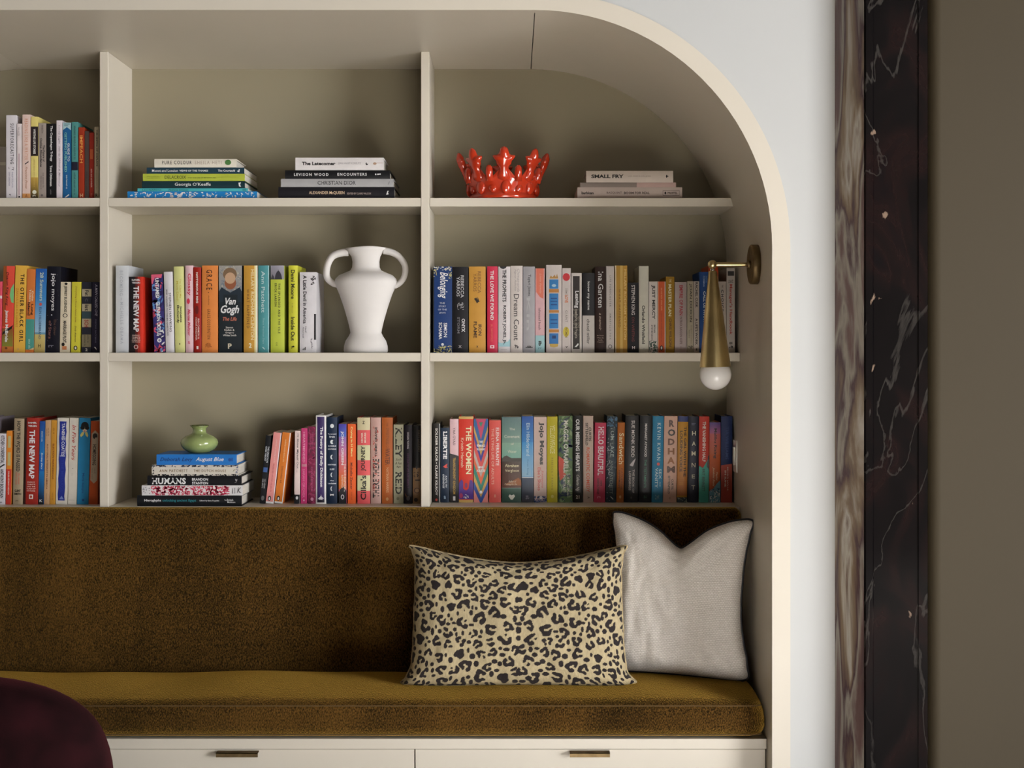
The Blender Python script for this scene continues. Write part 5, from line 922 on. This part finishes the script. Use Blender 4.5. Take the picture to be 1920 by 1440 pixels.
W, H = .316, .186
V, Fc, UV, rim = pillow('p', W, H, .088, .125, .30, .02, 460, 280, wr=.007, seed=2.3, ear=.010, pe=.36, taper=.03, rnd=.06, sp_=7)
lp = empty('leopard_pillow', (px(972, 3.62), 3.590, ZC-.004), (-.17, 0, 0))
tag(lp, 'rectangular leopard print pillow in beige and dark brown, leaning on the backrest', 'pillow')
ink = leopard(UV, W, H)
base = np.array((.40, .325, .19)); dark = np.array((.011, .006, .006))
noi = np.array([mnoise.noise(Vector((u*260, v*90, 0))) for u, v in UV])
col = base[None]*(1+.22*noi[:, None])*(1-ink[:, None])+dark[None]*ink[:, None]
me = bpy.data.meshes.new('cover'); me.from_pydata(V, [], Fc)
at = me.color_attributes.new('Col', 'FLOAT_COLOR', 'POINT')
at.data.foreach_set('color', np.c_[np.clip(col, 0, 1), np.ones(len(col))].ravel().astype('f4'))
LEO = attr_mat('leopard weave', .9, .55, 420)
link('pillow_cover', me, LEO, lp, True)
bm = bmesh.new(); tube(bm, [V[i] for i in rim[::3]], .0035, 8, True); obj('rim_seam', bm, mat('beige weave', (.40, .31, .17), .9, vary=.5, vscale=70), lp, True)

W, H = .198, .217
V, Fc, UV, rim = pillow('p', W, H, .070, .17, .12, .03, 110, 110, chop=.070, wr=.006, seed=4.2, pe=.38)
wp = empty('white_pillow', (.440, 3.690, ZC-.001), (-.09, .02, -.30))
tag(wp, 'square off-white woven pillow with thin black piping, in the bench corner', 'pillow')
me = bpy.data.meshes.new('cover'); me.from_pydata(V, [], Fc)
uvl = me.uv_layers.new(name='UVMap')
li = np.empty(len(me.loops), 'i4'); me.loops.foreach_get('vertex_index', li); uvl.data.foreach_set('uv', UV[li].ravel().astype('f4'))
def weave():
    m = bpy.data.materials.new('off white basket weave'); m.use_nodes = True; nt = m.node_tree; b = nt.nodes['Principled BSDF']
    uv = nd(nt, 'ShaderNodeUVMap')
    bt = nd(nt, 'ShaderNodeTexBrick'); bt.inputs['Scale'].default_value = 1; bt.inputs['Brick Width'].default_value = .0085; bt.inputs['Row Height'].default_value = .0048; bt.inputs['Mortar Size'].default_value = .0011; bt.inputs['Mortar Smooth'].default_value = .9
    bt.inputs['Color1'].default_value = (.86, .815, .77, 1); bt.inputs['Color2'].default_value = (.77, .72, .67, 1); bt.inputs['Mortar'].default_value = (.56, .51, .46, 1)
    n0 = nd(nt, 'ShaderNodeTexNoise'); n0.inputs['Scale'].default_value = 120; mixv = nd(nt, 'ShaderNodeVectorMath', operation='MULTIPLY_ADD'); mixv.inputs[1].default_value = (.003, .003, 0)
    nt.links.new(uv.outputs[0], n0.inputs[0]); nt.links.new(n0.outputs[1], mixv.inputs[0]); nt.links.new(uv.outputs[0], mixv.inputs[2]); nt.links.new(mixv.outputs[0], bt.inputs[0])
    nt.links.new(bt.outputs[0], b.inputs['Base Color']); b.inputs['Roughness'].default_value = .9
    inv = nd(nt, 'ShaderNodeMath', operation='SUBTRACT'); inv.inputs[0].default_value = 1; nt.links.new(bt.outputs[1], inv.inputs[1])
    bp = nd(nt, 'ShaderNodeBump'); bp.inputs['Strength'].default_value = .45; bp.inputs['Distance'].default_value = .0025
    nt.links.new(inv.outputs[0], bp.inputs['Height']); nt.links.new(bp.outputs[0], b.inputs['Normal'])
    return m
link('pillow_cover', me, weave(), wp, True)
bm = bmesh.new(); tube(bm, [Vector(V[i]) for i in rim], .0045, 8, True); obj('piping', bm, BLACKP, wp, True)

# burgundy armchair, seen from behind
ch = empty('armchair', (-1.10, 2.52, 0))
tag(ch, 'dark burgundy velvet armchair with rounded back in front of the bench', 'armchair')
def sblob(name, cx, cy, cz, hx, hy, hz, e, m, bend=0):
    bm = bmesh.new(); nu, nv = 56, 36; rows = []
    def sg(a, p): return math.copysign(abs(a)**p, a)
    for j in range(nv+1):
        b = -PI/2+PI*j/nv
        row = []
        for i in range(nu):
            a = 2*PI*i/nu
            x = hx*sg(math.cos(b), e)*sg(math.cos(a), e); y = hy*sg(math.cos(b), e)*sg(math.sin(a), e); z = hz*sg(math.sin(b), e)
            y += bend*x*x
            row.append(bm.verts.new((cx+x, cy+y, cz+z)))
        rows.append(row)
    for j in range(nv):
        for i in range(nu): bm.faces.new((rows[j][i], rows[j][(i+1) % nu], rows[j+1][(i+1) % nu], rows[j+1][i]))
    bmesh.ops.remove_doubles(bm, verts=bm.verts, dist=1e-5)
    return obj(name, bm, m, ch, True)
sblob('backrest', 0, -.12, .585, .395, .095, .246, .62, BURG, .18)
sblob('outer_shell', 0, -.11, .45, .402, .105, .24, .5, BURG, .18)
sblob('seat_pad', 0, .22, .36, .33, .33, .10, .45, BURG)
for s in (-1, 1): sblob('arm', s*.29, .20, .33, .085, .30, .14, .5, BURG)
boxo('seat_frame', BURGD, ch, -.36, .36, -.1, .5, .20, .27, bev=.01)
for sx_, sy_ in ((-1, -1), (1, -1), (-1, 1), (1, 1)):
    bm = bmesh.new(); tube(bm, [(sx_*.30, .2+sy_*.26, .21), (sx_*.325, .2+sy_*.285, 0)], [.022, .014], 12); obj('leg', bm, BURGD, ch, True)
